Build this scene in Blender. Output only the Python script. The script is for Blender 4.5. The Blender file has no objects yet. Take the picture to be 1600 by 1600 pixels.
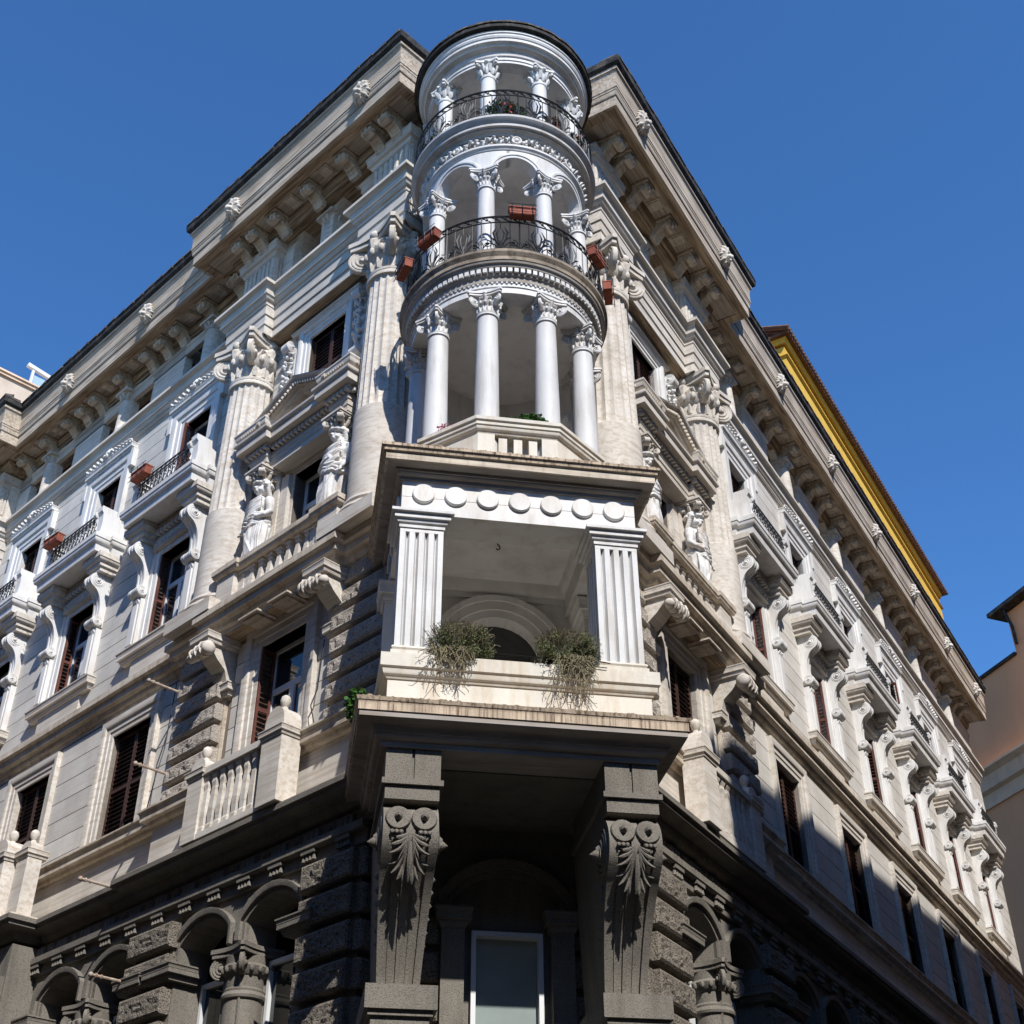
import bpy, bmesh, math, random
from math import sin, cos, pi, radians, sqrt, atan2, hypot
from mathutils import Matrix, Vector, noise
random.seed(7)
S = bpy.context.scene
COL = S.collection
# ------------------------------------------------------------------ camera, sky, sun, exposure
PITCH, ROLL, AZL, AZR = 0.622474, -0.005588, -0.800370, 0.527547
cam = bpy.data.cameras.new('camera')
cam.sensor_width = 36; cam.lens = 2050 * 36 / 1600; cam.clip_end = 2000
co = bpy.data.objects.new('camera', cam); COL.objects.link(co)
fw = Vector((0, cos(PITCH), sin(PITCH))); up0 = Vector((0, -sin(PITCH), cos(PITCH))); rt0 = Vector((1, 0, 0))
rt = rt0 * cos(ROLL) + up0 * sin(ROLL); up = up0 * cos(ROLL) - rt0 * sin(ROLL)
co.matrix_world = Matrix(((rt.x, up.x, -fw.x, 0), (rt.y, up.y, -fw.y, 0), (rt.z, up.z, -fw.z, 1.6), (0, 0, 0, 1)))
S.camera = co
SUN_AZ, SUN_EL = radians(162), radians(43)
w = bpy.data.worlds.new('World'); S.world = w; w.use_nodes = True
nt = w.node_tree; bg = nt.nodes['Background']
sky = nt.nodes.new('ShaderNodeTexSky'); sky.sky_type = 'NISHITA'; sky.sun_disc = False
sky.sun_elevation = SUN_EL; sky.sun_rotation = SUN_AZ
sky.altitude = 0; sky.air_density = 1.0; sky.dust_density = 0.0; sky.ozone_density = 10
hs = nt.nodes.new('ShaderNodeHueSaturation'); hs.inputs['Saturation'].default_value = 1.08
nt.links.new(sky.outputs[0], hs.inputs['Color']); nt.links.new(hs.outputs[0], bg.inputs[0]); bg.inputs[1].default_value = 0.15
sl = bpy.data.lights.new('sun', 'SUN'); sl.energy = 4.2; sl.angle = radians(0.53); sl.color = (1, 0.965, 0.92)
so = bpy.data.objects.new('sun', sl); COL.objects.link(so)
sd = Vector((sin(SUN_AZ) * cos(SUN_EL), cos(SUN_AZ) * cos(SUN_EL), sin(SUN_EL)))
so.rotation_euler = sd.to_track_quat('Z', 'Y').to_euler(); so.location = (0, -20, 60)
S.view_settings.view_transform = 'Standard'; S.view_settings.look = 'None'
S.view_settings.exposure = 0.46; S.view_settings.gamma = 1

# ------------------------------------------------------------------ frames
def S2(a): return Vector((sin(a), cos(a), 0))
dL, dR = S2(AZL), S2(AZR)
nL = Vector((-dL.y, dL.x, 0)); nR = Vector((dR.y, -dR.x, 0))
if nL.y > 0: nL = -nL
WL, WR = 12.6, 8.72
_d = nL.x * nR.y - nL.y * nR.x
CP = Vector(((-WL * nR.y + WR * nL.y) / _d, (-WR * nL.x + WL * nR.x) / _d, 0))
def frame(ex, ey, o):
    return Matrix(((ex.x, ey.x, 0, o.x), (ex.y, ey.y, 0, o.y), (0, 0, 1, o.z), (0, 0, 0, 1)))
ML = frame(dL, nL, CP); MR = frame(dR, nR, CP)
TT = S2(radians(80.5)); NN = Vector((TT.y, -TT.x, 0))
MT = frame(TT, NN, TT * 2.9 - NN * 18.2)
def T(x=0, y=0, z=0): return Matrix.Translation((x, y, z))
def RZ(a): return Matrix.Rotation(a, 4, 'Z')
def RX(a): return Matrix.Rotation(a, 4, 'X')
def RY(a): return Matrix.Rotation(a, 4, 'Y')
def SC(x, y, z): return Matrix.Diagonal((x, y, z, 1))
I4 = Matrix.Identity(4)

# ------------------------------------------------------------------ materials
MAT = {}
def mat(name, base, rough=0.8, streak=None, samt=0.0, sscale=(2.2, 2.2, 0.25), vein=0.0, vcol=(0.3, 0.22, 0.15), vscale=(0.7, 0.7, 9),
        blot=0.15, bscale=1.3, speck=0.0, spscale=60, bump=0.0, bpscale=40, metal=0.0, spec=0.3, pit=0.0, pcol=(0.03, 0.025, 0.02), pscale=28, trans=0.0, vary=0.0, sth=(.58, .70)):
    m = bpy.data.materials.new(name); m.use_nodes = True
    n = m.node_tree.nodes; l = m.node_tree.links
    b = n['Principled BSDF']; b.inputs['Roughness'].default_value = rough; b.inputs['Metallic'].default_value = metal
    b.inputs['Specular IOR Level'].default_value = spec
    tc = n.new('ShaderNodeTexCoord'); oi = n.new('ShaderNodeObjectInfo')
    sc_ = n.new('ShaderNodeVectorMath'); sc_.operation = 'SCALE'; sc_.inputs[0].default_value = (31.7, 17.3, 7.9); l.new(oi.outputs['Random'], sc_.inputs['Scale'])
    ad = n.new('ShaderNodeVectorMath'); ad.operation = 'ADD'; l.new(tc.outputs['Object'], ad.inputs[0]); l.new(sc_.outputs[0], ad.inputs[1])
    def noi(scale, det=3, vec=(1, 1, 1), rg=0.55):
        mp = n.new('ShaderNodeMapping'); mp.inputs['Scale'].default_value = vec
        l.new(ad.outputs[0], mp.inputs[0])
        t = n.new('ShaderNodeTexNoise'); t.inputs['Scale'].default_value = scale; t.inputs['Detail'].default_value = det; t.inputs['Roughness'].default_value = rg
        l.new(mp.outputs[0], t.inputs[0]); return t.outputs['Fac']
    def ramp(f, a, c):
        r = n.new('ShaderNodeMapRange'); r.inputs[1].default_value = a; r.inputs[2].default_value = c; r.clamp = True
        l.new(f, r.inputs[0]); return r.outputs[0]
    def mul(f, k):
        q = n.new('ShaderNodeMath'); q.operation = 'MULTIPLY'; l.new(f, q.inputs[0]); q.inputs[1].default_value = k; return q.outputs[0]
    def mix(fac, c1, c2):
        q = n.new('ShaderNodeMix'); q.data_type = 'RGBA'
        l.new(fac, q.inputs[0])
        if isinstance(c1, tuple): q.inputs[6].default_value = (*c1, 1)
        else: l.new(c1, q.inputs[6])
        q.inputs[7].default_value = (*c2, 1); return q.outputs[2]
    dark = tuple(c * (1 - blot * 1.6) for c in base)
    c = mix(ramp(noi(bscale, 5), 0.3, 0.7), base, dark)
    if vein > 0: c = mix(mul(ramp(noi(1, 4, vscale, 0.7), 0.45, 0.64), vein), c, vcol)
    if samt > 0: c = mix(mul(ramp(noi(1, 5, sscale, 0.65), 0.48, 0.68), samt), c, streak)
    if speck > 0: c = mix(mul(ramp(noi(spscale, 2), sth[0], sth[1]), speck), c, tuple(q * 0.3 for q in base))
    if pit > 0: c = mix(mul(ramp(noi(pscale, 3), 0.53, 0.62), pit), c, pcol)
    if vary > 0:
        hv = n.new('ShaderNodeHueSaturation'); rm = n.new('ShaderNodeMapRange'); rm.inputs[3].default_value = 1 - vary; rm.inputs[4].default_value = 1 + vary * .6
        l.new(oi.outputs['Random'], rm.inputs[0]); l.new(rm.outputs[0], hv.inputs['Value']); l.new(c, hv.inputs['Color']); c = hv.outputs[0]
    l.new(c, b.inputs['Base Color'])
    if bump > 0:
        bp = n.new('ShaderNodeBump'); bp.inputs['Strength'].default_value = min(bump, 1); bp.inputs['Distance'].default_value = 0.02 * max(1, bump)
        l.new(noi(bpscale, 4), bp.inputs['Height']); l.new(bp.outputs[0], b.inputs['Normal'])
    if trans > 0:
        b.inputs['Subsurface Weight'].default_value = 0
    MAT[name] = m; return m
BR = (0.16, 0.11, 0.07)
mat('travertine', (0.70, 0.65, 0.575), 0.85, (0.44, 0.37, 0.29), 0.28, sscale=(3, 3, .5), vein=0.6, vcol=(0.38, 0.30, 0.22), vscale=(.5, 9, 13), bump=.15, bpscale=30, vary=.06)
mat('travertine_eave', (0.60, 0.52, 0.42), 0.88, (0.30, 0.22, 0.14), 0.6, sscale=(.6, 6, 6), vein=0.8, vcol=(0.24, 0.17, 0.11), vscale=(.7, 15, 15), blot=.2, bump=.25)
mat('travertine_wall', (0.67, 0.635, 0.575), 0.88, (0.46, 0.41, 0.35), 0.32, sscale=(2.2, 2.2, .4), vein=0.25, vcol=(0.42, 0.37, 0.30), vscale=(.5, 8, 15), bump=.15, bpscale=24, vary=.09)
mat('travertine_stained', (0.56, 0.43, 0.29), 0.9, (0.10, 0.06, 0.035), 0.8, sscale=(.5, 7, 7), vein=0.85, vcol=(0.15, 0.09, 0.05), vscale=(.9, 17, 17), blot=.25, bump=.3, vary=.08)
mat('travertine_band', (0.68, 0.60, 0.49), 0.85, (0.22, 0.15, 0.09), 0.55, sscale=(5, 5, .7), vein=0.6, vcol=(0.27, 0.19, 0.12), vscale=(.6, 12, 16), bump=.25, vary=.08)
mat('joint_stone', (0.24, 0.20, 0.16), 0.95)
mat('white_marble', (0.72, 0.705, 0.675), 0.6, (0.42, 0.35, 0.27), 0.45, sscale=(4, 4, 1.0), blot=.07, vary=.05)
mat('statue_marble', (0.74, 0.73, 0.70), 0.65, (0.36, 0.24, 0.14), 0.6, sscale=(7, 7, 2.2), blot=.1, bscale=5, vary=.04)
mat('tower_white', (0.68, 0.675, 0.66), 0.6, (0.38, 0.33, 0.27), 0.45, sscale=(5, 5, .8), blot=.08, bump=.15, bpscale=18, vary=.04)
mat('ring_aged', (0.46, 0.42, 0.37), 0.85, (0.18, 0.13, 0.09), 0.6, sscale=(2, 2, 6), blot=.2)
mat('tower_ring', (0.56, 0.545, 0.53), 0.7, (0.24, 0.18, 0.13), 0.55, sscale=(3, 3, 2.5), blot=.14, vein=.3, vscale=(2, 2, 14))
mat('tower_interior', (0.80, 0.78, 0.75), 0.85, (.35, .32, .28), .35, blot=.1)
mat('cream_render', (0.71, 0.67, 0.585), 0.85, (0.45, 0.32, 0.18), 0.5, sscale=(4, 4, .7), blot=.12, bump=.2, bpscale=14)
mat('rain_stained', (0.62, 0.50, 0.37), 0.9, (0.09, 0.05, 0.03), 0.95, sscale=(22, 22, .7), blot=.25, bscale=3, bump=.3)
mat('weathered_ring', (0.40, 0.33, 0.25), 0.9, (0.08, 0.055, 0.035), 0.85, sscale=(5, 5, 3), blot=.3, bump=.4)
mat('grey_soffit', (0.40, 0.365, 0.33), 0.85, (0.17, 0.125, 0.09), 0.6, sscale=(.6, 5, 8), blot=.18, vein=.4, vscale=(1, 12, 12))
mat('peperino', (0.225, 0.203, 0.17), 0.9, (.09, .078, .065), .45, sscale=(3, 3, .6), speck=.7, spscale=60, sth=(.52, .64), blot=.12, bump=.5, bpscale=50, vary=.06)
mat('peperino_rustic', (0.27, 0.235, 0.19), 0.95, pit=.95, pscale=40, blot=.2, bump=2.0, bpscale=36, vary=.1)
mat('rustic_travertine', (0.54, 0.48, 0.41), 0.95, pit=.75, pcol=(.14, .11, .085), pscale=44, blot=.15, bump=1.6, bpscale=40, vary=.1)
mat('gutter', (0.035, 0.034, 0.032), 0.8, (0.14, 0.12, 0.10), .6, sscale=(4, 4, 4), bump=.4, bscale=6, blot=.3)
mat('eave_tile', (0.10, 0.082, 0.068), 0.9, (0.24, 0.20, 0.16), .5, sscale=(5, 5, 5), blot=.4, bscale=6, bump=.6, vary=.35)
mat('iron', (0.012, 0.012, 0.013), 0.5, spec=.5)
mat('rusty_iron', (0.10, 0.05, 0.03), 0.8, blot=.4, bscale=12)
mat('terracotta', (0.36, 0.105, 0.065), 0.8, (.16, .06, .04), .5, sscale=(9, 9, 4), blot=.25, bscale=7, vary=.15)
mat('shutter_brown', (0.075, 0.035, 0.026), 0.6, blot=.3, bscale=5, vary=.2)
mat('shutter_red', (0.16, 0.055, 0.038), 0.6, blot=.3, bscale=5, vary=.2)
mat('frame_white', (0.70, 0.71, 0.71), 0.4, blot=.04)
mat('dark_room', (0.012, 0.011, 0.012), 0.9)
mat('glass', (0.02, 0.025, 0.03), 0.04, spec=.9, blot=0)
mat('frosted_glass', (0.30, 0.35, 0.33), 0.10, spec=.7, blot=.15, bscale=1.2)
mat('yellow_render', (0.74, 0.45, 0.07), 0.9, (0.48, 0.27, 0.05), .4, sscale=(2, 2, .4), blot=.1)
mat('roof_tile', (0.20, 0.11, 0.08), 0.9, blot=.35, bscale=4)
mat('pink_render', (0.86, 0.45, 0.24), 0.92, (0.68, 0.33, 0.17), .45, sscale=(.5, .5, .1), blot=.12, bscale=.25)
mat('pink_trim', (0.84, 0.62, 0.44), 0.9, (0.45, 0.33, 0.22), .4)
mat('beige_render', (0.68, 0.56, 0.44), 0.92, (0.45, 0.34, 0.25), .4, sscale=(1, 1, .3), blot=.12)
mat('pole_paint', (0.50, 0.42, 0.34), 0.8, (0.25, 0.10, 0.05), .8, sscale=(9, 9, 9), blot=.2)
mat('asphalt', (0.055, 0.053, 0.05), 0.95, blot=.2, bump=.4)
mat('paving', (0.15, 0.14, 0.13), 0.9, blot=.2)
mat('fern_leaf', (0.045, 0.13, 0.02), 0.7, blot=.3, bscale=15, spec=.2)
mat('dusty_leaf', (0.21, 0.225, 0.115), 0.9, blot=.4, bscale=20, spec=.1)
mat('dry_stem', (0.27, 0.235, 0.15), 0.9, blot=.3, bscale=12, spec=.1)
mat('flower_pink', (0.55, 0.10, 0.22), 0.7)
mat('flower_red', (0.55, 0.12, 0.08), 0.7)
mat('street_stucco', (0.26, 0.19, 0.13), 0.9)
mat('stone_moss', (0.42, 0.33, 0.23), 0.95, (0.1, .08, .05), .6, blot=.3, bscale=6, bump=.5)
mat('clear_panel', (0.35, 0.48, 0.55), 0.1, spec=.8, blot=0)

# ------------------------------------------------------------------ mesh builder
class MB:
    def __init__(s): s.v = []; s.f = []
    def add(s, v, f, m=None):
        k = len(s.v)
        s.v += [tuple(m @ Vector(p)) for p in v] if m else [tuple(p) for p in v]
        s.f += [tuple(i + k for i in q) for q in f]; return s
    def merge(s, o, m=None): return s.add(o.v, o.f, m)
    def box(s, x0, x1, y0, y1, z0, z1, m=None):
        return s.add([(x0, y0, z0), (x1, y0, z0), (x1, y1, z0), (x0, y1, z0), (x0, y0, z1), (x1, y0, z1), (x1, y1, z1), (x0, y1, z1)],
                     [(0, 3, 2, 1), (4, 5, 6, 7), (0, 1, 5, 4), (1, 2, 6, 5), (2, 3, 7, 6), (3, 0, 4, 7)], m)
    def cbox(s, x0, x1, y0, y1, z0, z1, b, m=None):   # front face (y1) chamfered
        return s.add([(x0, y0, z0), (x1, y0, z0), (x1, y1 - b, z0), (x0, y1 - b, z0), (x0, y0, z1), (x1, y0, z1), (x1, y1 - b, z1), (x0, y1 - b, z1),
                      (x0 + b, y1, z0 + b), (x1 - b, y1, z0 + b), (x1 - b, y1, z1 - b), (x0 + b, y1, z1 - b)],
                     [(0, 3, 2, 1), (4, 5, 6, 7), (0, 1, 5, 4), (1, 2, 6, 5), (3, 0, 4, 7), (3, 2, 9, 8), (2, 6, 10, 9), (6, 7, 11, 10), (7, 3, 8, 11), (8, 9, 10, 11)], m)
    def prism(s, poly, lo, hi, ax='x', m=None):       # poly in the two other axes
        n = len(poly)
        def P(a, b, t): return (t, a, b) if ax == 'x' else ((a, t, b) if ax == 'y' else (a, b, t))
        v = [P(a, b, lo) for a, b in poly] + [P(a, b, hi) for a, b in poly]
        f = [(i, (i + 1) % n, (i + 1) % n + n, i + n) for i in range(n)] + [tuple(range(n))[::-1], tuple(range(n, 2 * n))]
        return s.add(v, f, m)
    def sweep(s, path, prof, closed=False, m=None, cap=True):  # prof: list (out,z); out to the left of the path
        n = len(path); k = len(prof); V = []
        for i in range(n):
            p = Vector(path[i])
            a = Vector(path[i - 1]) if (i > 0 or closed) else None
            b = Vector(path[(i + 1) % n]) if (i < n - 1 or closed) else None
            ds = []
            if a is not None: ds.append((p - a).normalized())
            if b is not None: ds.append((b - p).normalized())
            ns = [Vector((-d.y, d.x)) for d in ds]
            if len(ns) == 2:
                q = ns[0] + ns[1]; mm = q / max(0.15, 1 + ns[0].dot(ns[1]))
            else: mm = ns[0]
            for o, z in prof: V.append((p.x + mm.x * o, p.y + mm.y * o, z))
        F = []
        for i in range(n if closed else n - 1):
            j = (i + 1) % n
            for c in range(k): d = (c + 1) % k; F.append((i * k + c, j * k + c, j * k + d, i * k + d))
        if not closed and cap: F += [tuple(range(k)), tuple(range((n - 1) * k, n * k))[::-1]]
        return s.add(V, F, m)
    def lathe(s, prof, n=24, a0=0, a1=2 * pi, m=None, rad=None, closed_prof=False):
        full = abs(a1 - a0 - 2 * pi) < 1e-6; na = n if full else n + 1; k = len(prof); V = []; F = []
        for i in range(na):
            a = a0 + (a1 - a0) * i / n
            for j, (r, z) in enumerate(prof):
                rr = rad(a, j, r) if rad else r
                V.append((rr * cos(a), rr * sin(a), z))
        for i in range(n):
            j = (i + 1) % na
            for c in range(k if closed_prof else k - 1):
                d = (c + 1) % k; F.append((i * k + c, j * k + c, j * k + d, i * k + d))
        if not full and closed_prof: F += [tuple(range(k)), tuple(range(n * k, n * k + k))[::-1]]
        return s.add(V, F, m)
    def tube(s, pts, r, n=5, m=None, cap=True):
        pts = [Vector(p) for p in pts]; k = len(pts); V = []; F = []
        rs = r if isinstance(r, (list, tuple)) else [r] * k
        prev = None
        for i, p in enumerate(pts):
            d = (pts[min(i + 1, k - 1)] - pts[max(i - 1, 0)]).normalized()
            if prev is None:
                a = Vector((0, 0, 1)) if abs(d.z) < .9 else Vector((1, 0, 0)); x = d.cross(a).normalized()
            else: x = (prev - d * prev.dot(d)).normalized()
            prev = x; y = d.cross(x)
            for j in range(n):
                t = 2 * pi * j / n; V.append(p + (x * cos(t) + y * sin(t)) * rs[i])
        for i in range(k - 1):
            for j in range(n): F.append((i * n + j, i * n + (j + 1) % n, (i + 1) * n + (j + 1) % n, (i + 1) * n + j))
        if cap: F += [tuple(range(n))[::-1], tuple(range((k - 1) * n, k * n))]
        return s.add(V, F, m)
    def ball(s, c, r, n=8, k=5, m=None):
        r = r if isinstance(r, tuple) else (r, r, r)
        M = T(*c) @ SC(*r); M = m @ M if m else M
        return s.lathe([(max(1e-4, sin(pi * i / k)), -cos(pi * i / k)) for i in range(k + 1)], n, m=M)
    def mesh(s, name, mt, smooth=0.5, jit=0):
        me = bpy.data.meshes.new(name); me.from_pydata(s.v, [], s.f); me.validate(); me.update()
        bm = bmesh.new(); bm.from_mesh(me); bmesh.ops.remove_doubles(bm, verts=bm.verts, dist=1e-5)
        bmesh.ops.recalc_face_normals(bm, faces=bm.faces); bm.to_mesh(me); bm.free()
        if smooth: me.shade_smooth(); me.set_sharp_from_angle(angle=smooth)
        me.materials.append(MAT[mt]); return me
def obj(name, me, parent=None, M=None, label=None, stuff=False, smooth=.5, mt=None):
    if isinstance(me, MB): me = me.mesh(name, mt, smooth)
    o = bpy.data.objects.new(name, me); COL.objects.link(o)
    if parent is not None: o.parent = parent
    if M is not None: o.matrix_local = M
    if label: o['label'] = label
    if stuff: o['kind'] = 'stuff'
    return o
def thing(name, label, cat, M=I4, group=None, me=None):
    o = bpy.data.objects.new(name, me); COL.objects.link(o); o.matrix_world = M
    o['label'] = label; o['category'] = cat
    if group: o['group'] = group
    return o
B = thing('corner_palazzo', 'ornate pale stone palazzo with a round white columned turret above its corner loggia', 'building')
# profile helpers: mouldings from bottom to top as (out, z)
def arc(o0, z0, o1, z1, kind, n=4):
    P = []
    for i in range(1, n + 1):
        t = i / n
        if kind == 'o': P.append((o0 + (o1 - o0) * sin(t * pi / 2), z0 + (z1 - z0) * (1 - cos(t * pi / 2))))
        elif kind == 'c': P.append((o0 + (o1 - o0) * (1 - cos(t * pi / 2)), z0 + (z1 - z0) * sin(t * pi / 2)))
        else: P.append((o0 + (o1 - o0) * t + 0, z0 + (z1 - z0) * (0.5 - 0.5 * cos(pi * t))))
    return P
def prof(back, z0, *segs):       # segs: (kind, out, z)
    P = [(back, z0)]; o, z = back, z0
    for k, a, b in segs:
        if k == 'l': P.append((a, b))
        else: P += arc(o, z, a, b, k)
        o, z = a, b
    P.append((back, z)); return P
def cornice(z0, h, out, back=-.1, b=0.0):
    "generic crown: fillet, ovolo, corona, cyma"
    return prof(back, z0, ('l', b + .02, z0), ('l', b + .02, z0 + .08 * h), ('o', b + .38 * out, z0 + .3 * h), ('l', b + .42 * out, z0 + .3 * h), ('l', b + .42 * out, z0 + .36 * h),
                ('l', b + .78 * out, z0 + .38 * h), ('l', b + .78 * out, z0 + .64 * h), ('l', b + .82 * out, z0 + .66 * h), ('c', b + out, z0 + .9 * h), ('l', b + out, z0 + h))
SIDES = (('L', ML), ('R', MR))
SW = Matrix(((1, 0, 0, 0), (0, 0, 1, 0), (0, 1, 0, 0), (0, 0, 0, 1)))   # path (x,z), profile (out,y)
def wall(mb, u0, u1, z0, z1, v, th, holes):
    us = sorted({u0, u1} | {min(max(h[k], u0), u1) for h in holes for k in (0, 1)})
    for a, b in zip(us, us[1:]):
        if b - a < 1e-4: continue
        m = (a + b) / 2; hz = sorted((h[2], h[3]) for h in holes if h[0] < m < h[1]); z = z0
        for p, q in hz:
            if p > z: mb.box(a, b, v - th, v, z, min(p, z1))
            z = max(z, q)
        if z < z1: mb.box(a, b, v - th, v, z, z1)
    return mb
def archwall(mb, ua, ub, zs, rise, zt, y0, y1, n=10):
    "fill above a segmental or round arch between ua and ub"
    c = (ua + ub) / 2; h = (ub - ua) / 2; R = (h * h + rise * rise) / (2 * rise)
    def az(u): return zs + sqrt(max(0, R * R - (u - c) ** 2)) - (R - rise)
    for i in range(n):
        t0, t1 = c - h * cos(pi * i / n), c - h * cos(pi * (i + 1) / n)
        mb.prism([(t0, az(t0)), (t1, az(t1)), (t1, zt), (t0, zt)], y0, y1, 'y')
    return [(c - h * cos(pi * i / n), az(c - h * cos(pi * i / n))) for i in range(n + 1)]
def arcpath(ua, ub, zb, zs, rise, n=12):
    c = (ua + ub) / 2; h = (ub - ua) / 2; R = (h * h + rise * rise) / (2 * rise)
    A = [(c - h * cos(pi * i / n), zs + sqrt(max(0, R * R - (h * cos(pi * i / n)) ** 2)) - (R - rise)) for i in range(n + 1)]
    return [(ua, zb)] + A + [(ub, zb)] if zb < zs - .01 else A
# counters keeping alike pieces at or below 300 parts
CNT = {}
REST = {}
def piece(name, me, par, M, mt=None, cap=290):
    CNT[name] = CNT.get(name, 0) + 1
    return obj(name, me, par, M)
# ---------------------------------------------------------------- ornament builders
def disc_volute(r, t, m=I4):
    "rolled scroll end: stepped disc, axis x, both faces"
    mb = MB(); P = [(0.001, t / 2 + r * .22), (r * .14, t / 2 + r * .2), (r * .26, t / 2 + r * .05), (r * .3, t / 2 - r * .03), (r * .42, t / 2 + r * .05), (r * .5, t / 2 + r * .02), (r * .54, t / 2 - r * .08), (r * .7, t / 2), (r * .78, t / 2 - r * .02), (r * .8, t / 2 - r * .1), (r * .92, t / 2 - r * .03), (r, t / 2 - r * .08)]
    P = P + [(a, -b) for a, b in reversed(P)]
    return mb.lathe(P, 18, m=m @ RY(pi / 2))
def s_outline(zt, y1, r1, z2, y2, r2, waist=.55, yb=0.0, n=8):
    c1 = (y1, zt - r1); P = [(yb, zt), (y1 - r1 * .2, zt)]
    for i in range(n + 1):
        a = radians(90 - 165 * i / n); P.append((c1[0] + r1 * cos(a), c1[1] + r1 * sin(a)))
    a1 = radians(-75); p0 = Vector((c1[0] + r1 * cos(a1), c1[1] + r1 * sin(a1)))
    a2 = radians(95); p3 = Vector((y2 + r2 * cos(a2), z2 + r2 * sin(a2)))
    p1 = p0 + Vector((-r1 * 1.0, -r1 * .5)); p2 = p3 + Vector((-r2 * waist, r2 * 2.6))
    for i in range(1, n):
        t = i / n; q = p0 * (1 - t) ** 3 + p1 * 3 * t * (1 - t) ** 2 + p2 * 3 * t * t * (1 - t) + p3 * t ** 3; P.append((q.x, q.y))
    for i in range(n + 1):
        a = radians(95 - 175 * i / n); P.append((y2 + r2 * cos(a), z2 + r2 * sin(a)))
    P.append((yb, z2 - r2 * .9)); return P
def console(wd, zt, y1, r1, z2, y2, r2, leaf=True, yb=0.0):
    mb = MB(); O = s_outline(zt, y1, r1, z2, y2, r2, yb=yb)
    mb.prism(O, -wd / 2 + .02, wd / 2 - .02)
    for s in (-1, 1):      # raised side fillets and a middle rib
        mb.prism([(yb if i in (0, len(O) - 1) else a + .018, b) for i, (a, b) in enumerate(O)], s * wd / 2 - .0 if s < 0 else wd / 2 - .06, -wd / 2 + .06 if s < 0 else wd / 2)
    mb.prism([(yb if i in (0, len(O) - 1) else a + .012, b) for i, (a, b) in enumerate(O)], -.035, .035)
    mb.merge(disc_volute(r1 * .9, wd + .03, T(0, y1, zt - r1)))
    mb.merge(disc_volute(r2 * 1.1, wd + .12, T(0, y2, z2)))
    if leaf:
        for k in range(5):
            a = (k - 2) * .3
            mb.tube([(sin(a) * .03, y2 * .8, z2 - r2), (sin(a) * .14, y2 * .95, z2 - r2 - .12 * cos(a)), (sin(a) * .2, y2 * .55, z2 - r2 - .30 * cos(a))], [.03, .04, .012], 6)
    return mb
def capital_ionic(r, h, half, yclip=None, leafy=True):
    "angular composite capital from z=0 to h, shaft radius r, abacus half width"
    mb = MB()
    mb.lathe([(r, -.02 * h), (r * 1.1, 0), (r * 1.12, .05 * h), (r * 1.05, .08 * h), (r * 1.0, .1 * h), (r * 1.02, .34 * h), (r * 1.18, .40 * h), (r * 1.3, .55 * h), (r * 1.12, .62 * h), (r * 1.15, .8 * h)], 28)
    n = 16
    for k in range(n):
        a = 2 * pi * k / n
        mb.ball((r * 1.24 * cos(a), r * 1.24 * sin(a), .49 * h), (r * .13, r * .13, .095 * h), 8, 5)
        if leafy:
            b = a + pi / n
            mb.tube([(r * 1.02 * cos(b), r * 1.02 * sin(b), .1 * h), (r * 1.07 * cos(b), r * 1.07 * sin(b), .24 * h), (r * 1.16 * cos(b), r * 1.16 * sin(b), .32 * h)], [r * .09, r * .11, r * .03], 5)
    # abacus with concave sides
    def ab(hf, z0, z1, inner):
        P = []
        cs = [(-1, -1), (1, -1), (1, 1), (-1, 1)]
        for i in range(4):
            a, b = Vector(cs[i]), Vector(cs[(i + 1) % 4]); tdir = (b - a).normalized(); nrm = Vector((tdir.y, -tdir.x))
            A = a * hf * 1.06 + tdir * hf * .1; Bq = b * hf * 1.06 - tdir * hf * .1
            for j in range(7):
                t = j / 6; P.append(tuple(A + (Bq - A) * t - nrm * hf * inner * sin(pi * t)))
        mb.prism(P, z0, z1, 'z')
    ab(half * .95, .80 * h, .90 * h, .22); ab(half, .90 * h, h, .2)
    for i in range(4):
        a = pi / 4 + i * pi / 2; d = half * 1.0
        M = RZ(a) @ T(d * .96, 0, .57 * h) @ RZ(pi / 2)
        mb.merge(disc_volute(.26 * h, .12 * h, M))
        mb.tube([(r * 1.0 * cos(a), r * 1.0 * sin(a), .62 * h), ((d + r) * .55 * cos(a), (d + r) * .55 * sin(a), .74 * h), (d * 1.0 * cos(a), d * 1.0 * sin(a), .77 * h)], [.08 * h, .075 * h, .05 * h], 6)
        mb.tube([(d * 1.12 * cos(a), d * 1.12 * sin(a), .80 * h), (d * 1.2 * cos(a), d * 1.2 * sin(a), .62 * h), (d * 1.13 * cos(a), d * 1.13 * sin(a), .42 * h), (d * 1.2 * cos(a), d * 1.2 * sin(a), .36 * h)], [.03 * h, .06 * h, .05 * h, .02 * h], 6) if leafy else None
        b = i * pi / 2; e = half * .82
        if not leafy: continue
        mb.ball((e * cos(b), e * sin(b), .90 * h), (.1 * h, .1 * h, .11 * h), 8, 5)
        mb.tube([(e * .9 * cos(b), e * .9 * sin(b), .88 * h), (e * 1.02 * cos(b), e * 1.02 * sin(b), .72 * h), (r * 1.25 * cos(b), r * 1.25 * sin(b), .5 * h)], [.05 * h, .1 * h, .02 * h], 6)
        for sg in (-1, 1):
            mb.tube([(r * 1.2 * cos(b + sg * .1), r * 1.2 * sin(b + sg * .1), .60 * h), (e * .92 * cos(b + sg * .25), e * .92 * sin(b + sg * .25), .72 * h), (e * 1.0 * cos(b + sg * .42), e * 1.0 * sin(b + sg * .42), .70 * h), (e * .98 * cos(b + sg * .5), e * .98 * sin(b + sg * .5), .62 * h)], [.03 * h, .05 * h, .04 * h, .015 * h], 6)
    return mb
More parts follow.
